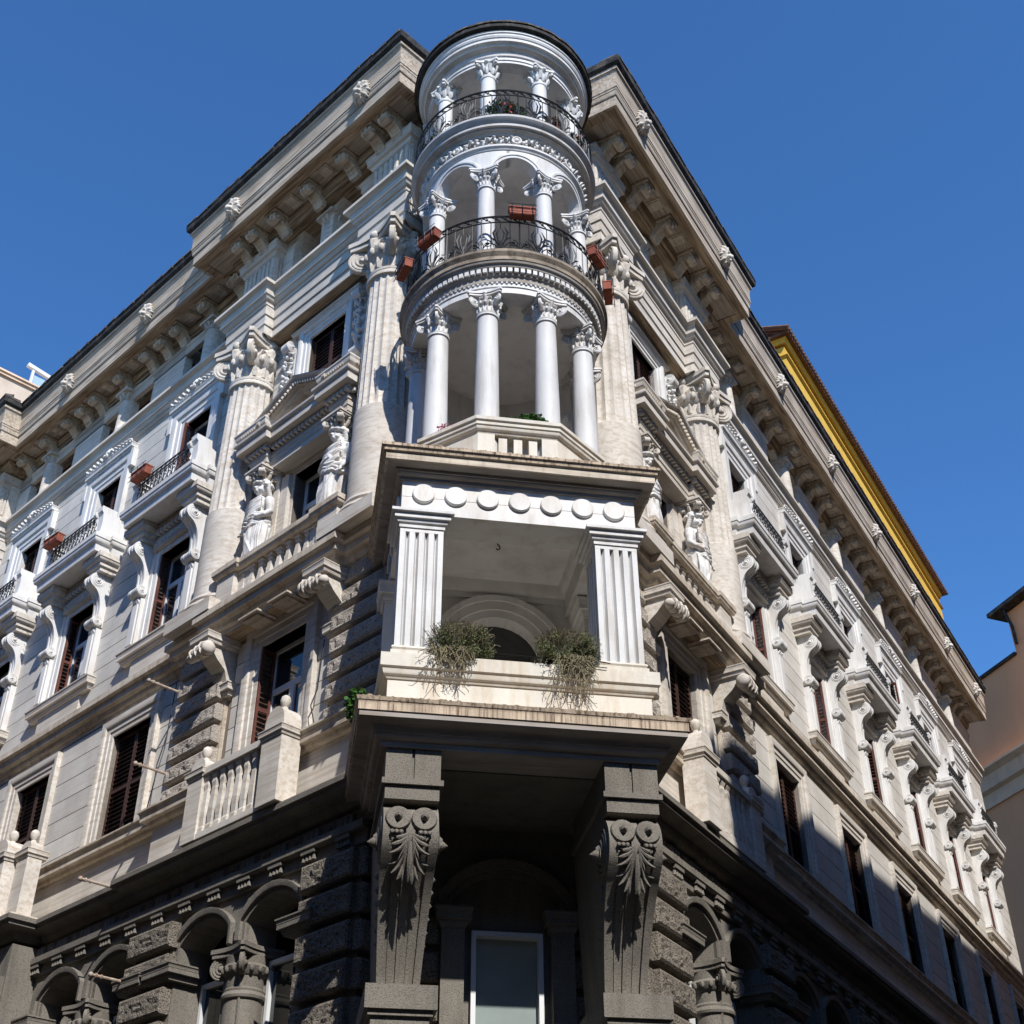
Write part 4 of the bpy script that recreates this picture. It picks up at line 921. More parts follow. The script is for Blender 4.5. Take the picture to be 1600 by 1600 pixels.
obj('glazing_bar', MB().box(-.72, .84, -1.38, -1.33, 12.35, 12.42).box(.03, .09, -1.38, -1.33, 10.9, 12.4), dm, I4, mt='shutter_brown', smooth=0)
# shop front
sf = obj('shop_window', MB().sweep([(-.33, .4), (-.33, 7.88), (.74, 7.88), (.74, .4)], [(0, -1.3), (0, -.98), (-.07, -.98), (-.07, -1.3)], m=SW), B, MT, mt='frame_white', smooth=0)
obj('pane', MB().box(-.27, .68, -1.16, -1.14, .4, 7.82), sf, I4, mt='frosted_glass', smooth=0)
ar = obj('shop_arch', MB().sweep(arcpath(-.62, 1.0, 8.25, 8.3, .45, 14), [(0, -1.1), (0, -1.02), (.1, -1.02), (.1, -.96), (.24, -.94), (.24, -1.1)], m=SW), B, MT, mt='peperino', smooth=.3)
for s, x in ((-1, -.62), (1, 1.02)):
    o = obj('pilaster', MB().box(x - .17, x + .17, -1.1, -.85, 0, 7.9), B, MT, mt='peperino', smooth=0)
    obj('capital', MB().sweep([(x - .17, -1.1), (x - .17, -.85), (x + .17, -.85), (x + .17, -1.1)], cornice(7.86, .3, .12)), o, I4, mt='peperino')
for k in range(7): 
    for x in (-1.05, 1.42): obj('rustic_block', rustic('p', .5, .42, 'peperino_rustic', .16), B, MT @ T(x, -1.1, 8.2 - k * .545))
# great corbels carrying the loggia
cb = MB()
_O = [(-1.6, 8.76), (.55, 8.76)] + [(.22 + .40 * cos(radians(a)), 8.34 + .42 * sin(radians(a))) for a in range(75, -50, -12)]
_O += [(.36, 7.92), (.17, 7.72), (-.02, 7.46), (-.17, 7.18), (-.29, 6.9), (-.38, 6.65), (-.40, 6.52), (-.32, 6.42), (-1.6, 6.42)]
cb.prism(_O, -.33, .33)
for _s in (-1, 1):
    cb.prism([(a + (.05 if 0 < i < len(_O) - 1 else 0), b) for i, (a, b) in enumerate(_O)], -.37 if _s < 0 else .25, -.25 if _s < 0 else .37)
cb.prism([(a + (.035 if 0 < i < len(_O) - 1 else 0), b) for i, (a, b) in enumerate(_O)], -.06, .06)
for _s in (-1, 1):
    cb.prism([(a + (.02 if 0 < i < len(_O) - 1 else 0), b) for i, (a, b) in enumerate(_O)], _s * .155 - .05, _s * .155 + .05)
cb.v = [(x * (1 - .24 * min(1, max(0, (8.0 - z) / 1.5))), y, z) for x, y, z in cb.v]
cb.merge(disc_volute(.34, .80, T(0, .22, 8.34)))
for _k in range(6):
    for _s in (-1, 1): cb.lathe([(.001, .05), (.045, .02), (.05, 0)], 8, m=T(_s * (.36 - _k * .012), .08 - _k * .09, 7.86 - _k * .15) @ RY(_s * pi / 2))
for s in (-1, 1):
    x = s * 1.53 + .02
    c0 = obj('great_corbel', cb, B, MT @ T(x, .98, 0), mt='peperino', smooth=.6)
    o = MB().box(-.38, -.02, -1.6, .62, 9.02, 9.5).box(.02, .38, -1.6, .62, 9.02, 9.5).box(-.03, .03, -1.6, .58, 9.0, 9.5).box(-.42, .42, -1.6, .67, 8.96, 9.04).box(-.37, .37, -1.6, .62, 8.76, 8.95).box(-.37, .37, -1.6, .6, 9.5, 9.62)
    obj('corbel_block', o, c0, I4, mt='peperino', smooth=0)
    o = MB().box(-.46, .46, -1.6, .30, 6.12, 6.42).box(-.37, .37, -1.6, .2, 4.5, 6.05).box(-.41, .41, -1.6, .25, 6.05, 6.12)
    obj('corbel_base', o, c0, I4, mt='peperino', smooth=0)
    o = MB()
    for q in (-1, 1):
        o.lathe([(.001, -.02), (.05, -.02), (.055, .05), (.075, .06), (.16, .05), (.175, .02), (.175, -.06)], 20, m=T(q * .175, .66, 8.52) @ RX(-pi / 2 + .12))
        o.lathe([(.001, .16), (.03, .12), (.05, .06), (.05, .0)], 8, m=T(q * .175, .66, 8.52) @ RX(-pi / 2))
        o.lathe([(.001, .15), (.045, .10), (.07, .06), (.075, .03), (.12, .03), (.12, -.02)], 14, m=T(q * .40, .24, 8.34) @ RY(q * pi / 2))
        for k in range(3): o.ball((q * (.25 - .06 * k), .72, 8.32), (.035, .03, .03), 6, 4)
        yy = lambda z: .22 + .45 * sqrt(max(.08, 1 - ((z - 8.34) / .47) ** 2)) if z > 8.02 else .50 - .32 * (8.02 - z)
        for k, (ex, ez) in enumerate(((.19, 8.24), (.25, 8.16), (.265, 8.06), (.26, 7.95), (.22, 7.84), (.14, 7.76), (.06, 7.72))):
            zs_ = 8.31 - .015 * k; cxx = .05 + .012 * (6 - k); czz = ez + (.01 if k < 4 else .08)
            P_ = []
            for i in range(6):
                t = i / 5; x = (1 - t) ** 2 * .03 + 2 * t * (1 - t) * cxx + t * t * ex; z = (1 - t) ** 2 * zs_ + 2 * t * (1 - t) * czz + t * t * ez
                P_.append((q * x, yy(z) + .035, z))
            o.tube(P_, [.008, .014, .022, .028, .026, .008], 6)
    o.tube([(0, .70, 8.2), (0, .66, 7.95), (0, .5, 7.72)], [.02, .04, .01], 6)
    obj('palmette', o, c0, T(0, -.02, -.05), mt='peperino', smooth=.7)
# platform slab
base = [(-1.95, -1.6), (-1.95, 1.62), (1.95, 1.62), (1.95, -1.6)]
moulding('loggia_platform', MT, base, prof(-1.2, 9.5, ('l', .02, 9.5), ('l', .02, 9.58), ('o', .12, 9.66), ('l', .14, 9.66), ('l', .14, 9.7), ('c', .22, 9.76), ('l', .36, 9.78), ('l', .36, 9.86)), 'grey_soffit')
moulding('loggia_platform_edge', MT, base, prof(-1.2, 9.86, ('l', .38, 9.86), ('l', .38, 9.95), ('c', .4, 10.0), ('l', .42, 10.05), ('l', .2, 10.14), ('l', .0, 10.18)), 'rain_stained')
obj('loggia_platform_soffit', MB().box(-1.2, 1.2, -1.5, 1.0, 9.48, 9.56).box(-1.9, 1.9, -1.5, 1.5, 9.6, 9.7), B, MT, mt='peperino', smooth=0)
moulding('loggia_parapet', MT, base, [(-.25, 10.18), (-.02, 10.18), (-.02, 10.56), (-.25, 10.56)], 'cream_render')
moulding('parapet_moulding', MT, base, prof(-.3, 10.56, ('l', .0, 10.56), ('l', .02, 10.6), ('o', .06, 10.66), ('l', .07, 10.7), ('l', .10, 10.72), ('l', .10, 10.93), ('l', .02, 10.95)), 'cream_render')
obj('loggia_floor', MB().box(-1.75, 1.75, -1.5, 1.4, 10.3, 10.7), B, MT, mt='cream_render', smooth=0)
PC = MB()
def fl_pier():
    m = MB(); h = .335
    m.box(-h + .08, h - .08, -h + .08, h - .08, 11.1, 13.2)
    for k in range(4):
        for ax in range(4):
            M = RZ(ax * pi / 2)
            xs = [-h, -h + .1, -h + .19, -h + .29, -h + .38, -h + .48, -h + .575, h]
    n = 5; g = 2 * h / (n + (n - 1) * .8); g2 = g * .8
    for ax in range(4):
        M = RZ(ax * pi / 2)
        for k in range(n):
            a = -h + k * (g + g2)
            lo, hi = a, a + g
            m.prism([(lo + (.08 if k == 0 else -.03), h - .079), (hi + (-.08 if k == n - 1 else .03), h - .079), (hi, h), (lo, h)], 11.1, 13.2, 'z', M)
        m.prism([(-h, h - .04), (h, h - .04), (h, h), (-h, h)], 13.12, 13.2, 'z', M @ T(0, 0, 0)) if 0 else None
    m.box(-h - .001, h + .001, -h - .001, h + .001, 13.13, 13.21)
    return m.mesh('pier', 'tower_white', .2)
FP = fl_pier()
sq = lambda h: [(-h, -h), (-h, h), (h, h), (h, -h)]
pcap = MB().sweep(sq(.335), prof(-.2, 13.2, ('l', .02, 13.2), ('l', .02, 13.26), ('o', .06, 13.32), ('l', .07, 13.33), ('l', .10, 13.34), ('l', .10, 13.42), ('l', .15, 13.43), ('l', .15, 13.48)), closed=True).mesh('capital', 'tower_white', .3)
pbas = MB().sweep(sq(.335), [(-.2, 10.95), (.05, 10.95), (.05, 11.02), (.02, 11.04), (.04, 11.07), (.03, 11.1), (0, 11.12), (-.2, 11.12)], closed=True).mesh('pier_base', 'cream_render', .3)
for x in (-1.53, 1.53):
    o = obj('pier', FP, B, MT @ T(x, 1.265, 0)); obj('capital', pcap, o, I4); obj('pier_base', pbas, o, I4)
for x, y in ((-1.62, -.75), (1.75, -.75)):
    o = obj('rear_pier', MB().box(x - .3, x + .3, y - .3, y + .3, 10.7, 13.1), B, MT, mt='tower_interior', smooth=0)
    obj('capital', MB().sweep([(x - .3, y - .3), (x - .3, y + .3), (x + .3, y + .3), (x + .3, y - .3)], cornice(13.1, .35, .13), closed=True), o, I4, mt='tower_interior')
tl = [(-1.87, -1.6), (-1.87, 1.6), (1.87, 1.6), (1.87, -1.6)]
fz = MB().sweep(tl, [(-.62, 13.483), (0, 13.483), (0, 13.79), (-.012, 13.79), (-.012, 13.80), (.0, 13.80), (0, 14.1), (-.62, 14.1)])
FZ = obj('loggia_frieze', fz, B, MT, mt='white_marble', smooth=0)
dsc = MB().lathe([(.001, .05), (.165, .05), (.178, .035), (.178, -.03)], 28, m=RX(-pi / 2)).mesh('frieze_disc', 'white_marble', .5)
for k in range(7): obj('frieze_disc', dsc, FZ, T(-1.53 + k * .51, 1.6, 13.86))
for s, x in ((-1, -1.87), (1, 1.87)):
    for k in range(4): obj('frieze_disc', dsc, FZ, T(x, 1.2 - k * .55, 13.86) @ RZ(-s * pi / 2))
obj('loggia_ceiling', MB().box(-1.7, 1.7, -1.5, 1.4, 14.02, 14.3), B, MT, mt='tower_interior', smooth=0)
moulding('ceiling_moulding', MT, [(1.25, -1.08), (1.25, .95), (-1.25, .95), (-1.25, -1.08)], prof(-.2, 13.86, ('l', .02, 13.86), ('o', .1, 13.95), ('l', .12, 14.02)), 'tower_interior')
moulding('ceiling_moulding', MT, [(-1.25, -1.08), (1.25, -1.08)], prof(-.1, 13.7, ('l', .03, 13.7), ('l', .03, 13.8), ('o', .12, 13.92), ('l', .14, 14.02)), 'tower_interior')
hk = obj('ceiling_hook', MB().tube([(0, .3, 14.02), (0, .3, 13.93), (.03, .3, 13.9), (.04, .3, 13.85), (0, .3, 13.82), (-.03, .3, 13.85)], .012, 6).ball((0, .3, 14.0), .035, 8, 5), B, MT @ T(-.15, 0, 0), mt='iron')
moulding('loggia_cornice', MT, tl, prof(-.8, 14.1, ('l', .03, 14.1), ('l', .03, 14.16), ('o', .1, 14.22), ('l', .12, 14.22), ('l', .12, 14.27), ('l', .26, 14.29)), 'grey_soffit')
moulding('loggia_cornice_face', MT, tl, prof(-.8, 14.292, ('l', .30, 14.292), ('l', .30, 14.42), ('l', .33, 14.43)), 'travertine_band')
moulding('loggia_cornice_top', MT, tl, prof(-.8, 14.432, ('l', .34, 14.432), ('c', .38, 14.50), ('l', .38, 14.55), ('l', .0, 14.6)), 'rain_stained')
obj('terrace_floor', MB().box(-1.8, 1.8, -1.6, 1.5, 14.4, 14.6), B, MT, mt='travertine_band', smooth=0)

random.seed(5)
_c = MB()
for _k in range(90):
    _x = random.uniform(-2.2, 2.2); _r = random.uniform(.01, .028); _c.ball((_x, 1.93 + random.uniform(0, .03), 14.56), (_r * 1.8, _r, _r), 5, 3)
obj('mortar_crust', _c, B, MT, mt='stone_moss', smooth=0, stuff=True)
_c = MB()
for _k in range(80):
    _x = random.uniform(-2.3, 2.3); _r = random.uniform(.01, .024); _c.ball((_x, 2.0 + random.uniform(-.05, .01), 10.07), (_r * 2, _r, _r), 5, 3)
obj('mortar_crust', _c, B, MT, mt='stone_moss', smooth=0, stuff=True)
# ================================================================== turret
def front(th): return pi / 2 - th          # angle from the front normal -> lathe angle
RG = {}
def cyl(name, pr, mt, n=96, sm=.35, a0=0, a1=2 * pi, parent=None, closed=True, stuff=False):
    return obj(name, MB().lathe(pr, n, a0, a1, closed_prof=closed), parent or B, MT if parent is None else I4, mt=mt, smooth=sm)
# terrace balustrade (polygonal front)
pl = [(-1.55, .95), (-.70, 1.72), (.62, 1.72), (1.5, .95)]
tr = MB().sweep(pl, prof(-.3, 15.12, ('l', .0, 15.12), ('l', .02, 15.16), ('o', .07, 15.24), ('l', .09, 15.25), ('l', .09, 15.31), ('l', .12, 15.33), ('l', .12, 15.40)))
TB = obj('terrace_balustrade', tr, B, MT, mt='cream_render', smooth=.3)
moulding('terrace_plinth', MT, pl, [(-.25, 14.55), (.05, 14.55), (.05, 14.68), (-.25, 14.68)], 'cream_render')
tp = MB(); tq = MB()
tp.sweep([(-1.55, .95), (-.70, 1.72), (-.42, 1.72)], [(-.22, 14.68), (0, 14.68), (0, 15.12), (-.22, 15.12)])
tq.sweep([(.36, 1.72), (.62, 1.72), (1.5, .95)], [(-.22, 14.68), (0, 14.68), (0, 15.12), (-.22, 15.12)])
obj('panel', tp, TB, I4, mt='cream_render', smooth=0); obj('panel', tq, TB, I4, mt='cream_render', smooth=0)
for x in (-.28, -.03, .22): obj('baluster', MB().box(x - .07, x + .07, 1.52, 1.68, 14.68, 15.12), TB, I4, mt='cream_render', smooth=0)
for s, x, y in ((-1, -1.32, 1.30), (1, 1.30, 1.30)):
    m = MB().merge(disc_volute(.24, .3, T(0, 0, 0)), RZ(pi / 2 - s * .5))
    obj('volute_stone', m, B, MT @ T(x, y, 14.78), mt='stone_moss', smooth=.6)
    obj('rubble_stone', MB().ball((0, 0, 0), (.16, .12, .12), 9, 6), B, MT @ T(s * 1.68, .95, 14.68), mt='stone_moss', smooth=.2)
# level A columns
RINGC = 1.58
colA = MB().lathe([(.24, 14.6), (.24, 14.7), (.22, 14.74), (.215, 14.8), (.21, 16.0), (.185, 17.86), (.21, 17.88), (.21, 17.92), (.185, 17.94)], 28).mesh('column', 'tower_white', .8)
capA = MB().merge(capital_ionic(.185, .44, .30), T(0, 0, 17.94)).mesh('capital', 'white_marble', .8)
DC = -.26
colB = MB().lathe([(.2, 19.3), (.2, 19.4), (.175, 19.45), (.17, 20), (.155, 21.3), (.18, 21.32), (.18, 21.36), (.155, 21.38)], 28).mesh('column', 'tower_white', .8)
capB = MB().merge(capital_ionic(.155, .40, .28), T(0, 0, 21.38)).mesh('capital', 'tower_white', .8)
colC = MB().lathe([(.2, 23.1), (.2, 23.2), (.175, 23.25), (.165, 24), (.15, 24.74), (.17, 24.76), (.17, 24.80), (.15, 24.82)], 28).mesh('column', 'tower_white', .8)
capC = MB().merge(capital_leafy(.15, .44, .25), T(0, 0, 24.81)).mesh('capital', 'tower_white', .8)
for me, cp, angs, r in ((colA, capA, (-98, -58, -19.5, 19.5, 58, 98), 1.56), (colB, capB, (-112, -68, -21.5, 21.5, 68, 112), 1.52), (colC, capC, (-106, -63, -21, 21, 63, 106), 1.50)):
    for a in angs:
        t = radians(a); o = obj('column', me, B, MT @ T(r * sin(t), r * cos(t), 0) @ RZ(-t)); obj('capital', cp, o, I4)
# drum walls behind the columns
for z0, z1, r in ((14.6, 18.4, 1.36), (19.2, 22.5, 1.3), (23.1, 25.3, 1.3)):
    cyl('drum_wall', [(r, z0), (r, z1), (r + .2, z1), (r + .2, z0)], 'tower_interior', 48, .5, front(radians(258)), front(radians(102)))
    cyl('drum_moulding', [(r, z1 - 1.15), (r - .03, z1 - 1.15), (r - .05, z1 - 1.05), (r - .09, z1 - 1.0), (r - .09, z1 - .95), (r, z1 - .93)], 'tower_interior', 48, .5, front(radians(256)), front(radians(104)))
for a in (165, 195, 135, 225):
    m = MB().sweep([(-.26, 15.2), (-.26, 16.95), (.26, 16.95), (.26, 15.2)], [(0, 0), (0, .03), (.05, .05), (.08, .02), (.08, 0)], m=SW)
    obj('wall_panel', m, B, MT @ RZ(-radians(a)) @ T(0, 1.33, 0) @ RZ(pi), mt='tower_interior', smooth=0)
# ring entablature A with weathered crown and dentils
cyl('ring_architrave', [(1.40, 18.38), (1.74, 18.38), (1.74, 18.52), (1.76, 18.52), (1.76, 18.60), (1.79, 18.62), (1.40, 18.62)], 'tower_white')
cyl('ring_frieze', [(1.40, 18.62), (1.77, 18.62), (1.77, 18.74), (1.80, 18.76), (1.82, 18.79), (1.40, 18.79)], 'ring_aged')
cyl('ring_cornice', [(1.40, 18.79), (1.78, 18.79), (1.78, 18.90), (1.87, 18.91), (1.89, 18.96), (1.92, 18.97), (1.94, 19.02), (1.40, 19.02)], 'ring_aged')
cyl('ring_crown', [(1.40, 19.02), (1.95, 19.02), (1.95, 19.10), (1.97, 19.13), (2.0, 19.18), (2.0, 19.24), (1.9, 19.27), (1.40, 19.27)], 'weathered_ring')
cyl('turret_ceiling', [(.001, 18.40), (1.45, 18.40), (1.45, 18.48), (.001, 18.48)], 'tower_interior')
cyl('turret_floor', [(.001, 19.05), (1.5, 19.05), (1.5, 19.26), (.001, 19.26)], 'tower_ring')
dn = MB().box(-.038, .038, 1.76, 1.865, 18.80, 18.895).mesh('dentil', 'tower_white', 0)
for k in range(72):
    a = radians(-125 + 250 * k / 71); obj('dentil', dn, B, MT @ RZ(-a))
bd = MB()
for k in range(90):
    a = radians(-125 + 250 * k / 89); bd.box(-.018, .018, 1.75, 1.785, 18.585, 18.62, RZ(-a))
obj('bead_row', bd, B, MT, mt='tower_white', smooth=0, stuff=True)
# level B arches
def ringarch(r0, r1, zs, zt, spans, frac, rise):
    mb = MB()
    for (a, b) in spans:
        c = (a + b) / 2; h = (b - a) / 2 * frac; n = 16
        def zz(t):
            q = (t - c) / h; return zs + rise * sqrt(max(0, 1 - q * q)) if abs(q) < 1 else zs - .0
        ts = [a + (c - h - a) * i / 3 for i in range(3)] + [c - h * cos(pi * i / n) for i in range(n + 1)] + [c + h + (b - c - h) * (i + 1) / 3 for i in range(3)]
        for i in range(len(ts) - 1):
            t0, t1 = ts[i], ts[i + 1]
            if t1 - t0 < 1e-5: continue
            z0_, z1_ = zz(t0), zz(t1)
            if i < 3 or i >= len(ts) - 4: z0_ = z1_ = zs
            V = []
            for t, z in ((t0, z0_), (t1, z1_)):
                for r in (r0, r1): V += [(r * sin(t), r * cos(t), z), (r * sin(t), r * cos(t), zt)]
            mb.add(V, [(0, 4, 6, 2), (2, 6, 7, 3), (3, 7, 5, 1), (1, 5, 4, 0), (0, 2, 3, 1), (4, 5, 7, 6)])
    return mb
sp = [(radians(a), radians(b)) for a, b in ((-112, -68), (-68, -21.5), (-21.5, 21.5), (21.5, 68), (68, 112))]
obj('turret_arcade', ringarch(1.40, 1.62, 21.80, 22.42, sp, .70, .40), B, MT, mt='tower_white', smooth=.2)
for a, b in sp:
    c = (a + b) / 2; h = (b - a) / 2 * .70; m = MB(); pr_ = [(0.0, 0), (.0, .02), (.06, .03), (.06, .045), (.10, .05), (.12, .04), (.12, 0)]
    V = []; n = 18
    for i in range(n + 1):
        q = pi * i / n
        for o_, y_ in pr_:
            t = c - (h + o_ / 1.62) * cos(q); z = 21.80 + (.40 + o_) * sin(q); r = 1.615 + y_; V.append((r * sin(t), r * cos(t), z))
    k = len(pr_); F = [(i * k + j, (i + 1) * k + j, (i + 1) * k + (j + 1) % k, i * k + (j + 1) % k) for i in range(n) for j in range(k)]
    m.add(V, F); obj('archivolt', m, B, MT, mt='tower_white', smooth=.4)
cyl('turret_arcade_moulding', [(1.40, 22.42), (1.64, 22.42), (1.66, 22.46), (1.69, 22.48), (1.69, 22.53), (1.40, 22.53)], 'tower_white')
cyl('ring_frieze', [(1.40, 22.53), (1.64, 22.53), (1.64, 22.80), (1.40, 22.80)], 'ring_aged')
GAR = MB(); random.seed(3)
for k in range(120):
    a = radians(-118 + 236 * k / 119); r = 1.66
    if abs((degc := (-118 + 236 * k / 119))) < 3.5 or abs(abs(degc) - 42) < 3: continue
    z = 22.665 + .05 * sin(k * .9)
    GAR.ball((r * sin(a), r * cos(a), z), (.045, .045, .045 + .02 * random.random()), 6, 4)
    if k % 2: GAR.tube([(1.65 * sin(a), 1.65 * cos(a), z - .08), (1.72 * sin(a + .02), 1.72 * cos(a + .02), z), (1.66 * sin(a + .05), 1.66 * cos(a + .05), z + .09)], [.012, .035, .01], 5)
    if k % 3 == 0: GAR.ball((1.67 * sin(a), 1.67 * cos(a), 22.58), .028, 5, 4); GAR.ball((1.67 * sin(a + .03), 1.67 * cos(a + .03), 22.75), .028, 5, 4)
obj('garland', GAR, B, MT, mt='white_marble', smooth=.9, stuff=True)
ros = MB().lathe([(.001, .07), (.035, .06), (.05, .02), (.08, .05), (.105, .045), (.115, 0)], 18, m=RX(-pi / 2)).mesh('medallion', 'white_marble', .6)
for a in (-84, -42, 0, 42, 84): obj('medallion', ros, B, MT @ RZ(-radians(a)) @ T(0, 1.65, 22.665))
cyl('ring_cornice', [(1.40, 22.80), (1.68, 22.80), (1.70, 22.84), (1.76, 22.87), (1.78, 22.87), (1.78, 22.90), (1.84, 22.91), (1.84, 22.98), (1.87, 23.0), (1.93, 23.08), (1.93, 23.14), (1.40, 23.16)], 'tower_ring')
cyl('turret_ceiling', [(.001, 22.40), (1.45, 22.40), (1.45, 22.48), (.001, 22.48)], 'tower_interior')
cyl('turret_floor', [(.001, 22.95), (1.5, 22.95), (1.5, 23.15), (.001, 23.15)], 'tower_ring')
cyl('drum_arch_band', [(1.30, 21.75), (1.26, 21.75), (1.26, 21.9), (1.30, 21.92)], 'tower_interior', 48, .5, front(radians(256)), front(radians(104)))
# level C crown
cyl('ring_architrave', [(1.360, 25.240), (1.610, 25.240), (1.610, 25.318), (1.630, 25.318), (1.630, 25.396), (1.660, 25.419), (1.360, 25.419)], 'tower_white')
cyl('ring_frieze', [(1.360, 25.419), (1.620, 25.419), (1.620, 25.614), (1.650, 25.630), (1.710, 25.661), (1.360, 25.661)], 'tower_ring')
cyl('ring_cornice', [(1.360, 25.661), (1.730, 25.661), (1.750, 25.708), (1.810, 25.724), (1.810, 25.802), (1.830, 25.817), (1.850, 25.864), (1.840, 25.958), (1.860, 26.020), (1.360, 26.020)], 'tower_white')
cyl('turret_gutter', [(1.360, 26.020), (1.890, 26.020), (1.950, 26.043), (1.960, 26.129), (1.870, 26.160), (1.360, 26.332)], 'gutter')
cyl('ring_band', [(1.360, 25.911), (1.845, 25.911), (1.870, 25.934), (1.870, 25.965), (1.360, 25.965)], 'tower_white')
cyl('ring_band', [(1.360, 25.817), (1.785, 25.817), (1.805, 25.833), (1.805, 25.856), (1.360, 25.856)], 'tower_ring')
for _k in range(52):
    _a = radians(-130 + 260 * _k / 51); obj('eave_tile', ETILE[_k % 4], B, MT @ RZ(-_a) @ T(0, 1.96, 26.17 + random.uniform(-.015, .015)) @ SC(.5, .8, .8))
cyl('turret_roof', [(1.850, 26.114), (0.001, 26.800), (0.001, 26.098)], 'roof_tile', 48)
cyl('turret_ceiling', [(0.001, 25.287), (1.450, 25.287), (1.450, 25.349), (0.001, 25.349)], 'tower_interior')
# ironwork of the two turret balconies
def ironrail(R, z0, H, tag):
    def P(t, z, dr=0): return ((R + dr) * sin(t), (R + dr) * cos(t), z)
    def line(m, pts, r=.011, n=4): m.tube(pts, r, n)
    lim = radians(128); nseg = 96
    top = MB()
    for z, dr, r in ((z0 + H, 0, .022), (z0 + H - .15, 0, .014), (z0 + .05, 0, .014), (z0 + .10, 0, .01)):
        top.tube([P(-lim + 2 * lim * i / nseg, z, dr) for i in range(nseg + 1)], r, 6)
    R0 = obj('railing', top, B, MT, mt='iron', smooth=.8)
    unit = radians(21.33); nu = 12
    pal = MB()
    def q(x, z, dr=0): t = x / R; return P(t, z0 + z, dr)
    for s in (-1, 1):
        pal.tube([q(s * .02, .12), q(s * .10, .34, .015), q(s * .13, .5, .02), q(s * .07, .66, .01)], [.012, .016, .022, .006], 4)
        pal.tube([q(0, .14), q(s * .05, .36), q(s * .07, .5), q(s * .03, .62)], [.012, .014, .018, .005], 4)
        pal.tube([q(s * .02, .2), q(s * .12, .33, .02), q(s * .2, .38, .02)], [.012, .02, .005], 4)
        pal.tube([q(s * (.06 + .26 * i / 6), .14 + .12 * sin(pi * i / 6)) for i in range(7)], .012, 4)
        cx = s * .235
        pal.tube([q(cx + (.095 - .007 * i) * sin(i * .75), .24 + (.095 - .007 * i) * cos(i * .75)) for i in range(12)], .011, 4)
        for k in range(5): a = 2 * pi * k / 5; pal.tube([q(cx, .24), q(cx + .03 * sin(a), .24 + .03 * cos(a), .01)], .014, 4)
        pal.tube([q(s * .33, .07), q(s * .31, .2), q(s * .345, .3)], .01, 4)
    pal.tube([q(0, .1), q(0, .3)], .016, 4)
    me = pal.mesh('palmette', 'iron', .8)
    scr = MB()
    for k in range(4):
        x0 = -.26 + k * .175
        scr.tube([q(x0 + .05 * i - .075, H - .075 + .045 * cos(pi * i / 3)) for i in range(4)], .012, 4)
        scr.tube([q(x0 + .03 * sin(i * .9) * (1 - i * .09), H - .075 + .035 * cos(i * .9) * (1 - i * .09)) for i in range(8)], .01, 4)
    me2 = scr.mesh('scroll', 'iron', .8)
    bar = MB()
    for x in (-.175, .0, .175): bar.tube([q(x, .05), q(x, H - .15)] if x else [q(x, .62), q(x, H - .15)], .009, 4)
    bar.tube([q(.352, .02), q(.352, H)], .014, 4)
    me3 = bar.mesh('bar', 'iron', .8)
    for k in range(nu):
        a = -lim + unit * (k + .5)
        obj('palmette', me, R0, RZ(-a)); obj('scroll', me2, R0, RZ(-a)); obj('bar', me3, R0, RZ(-a))
    return R0
ironrail(1.89, 19.25, .95, 'lower'); ironrail(1.86, 23.14, .84, 'upper')

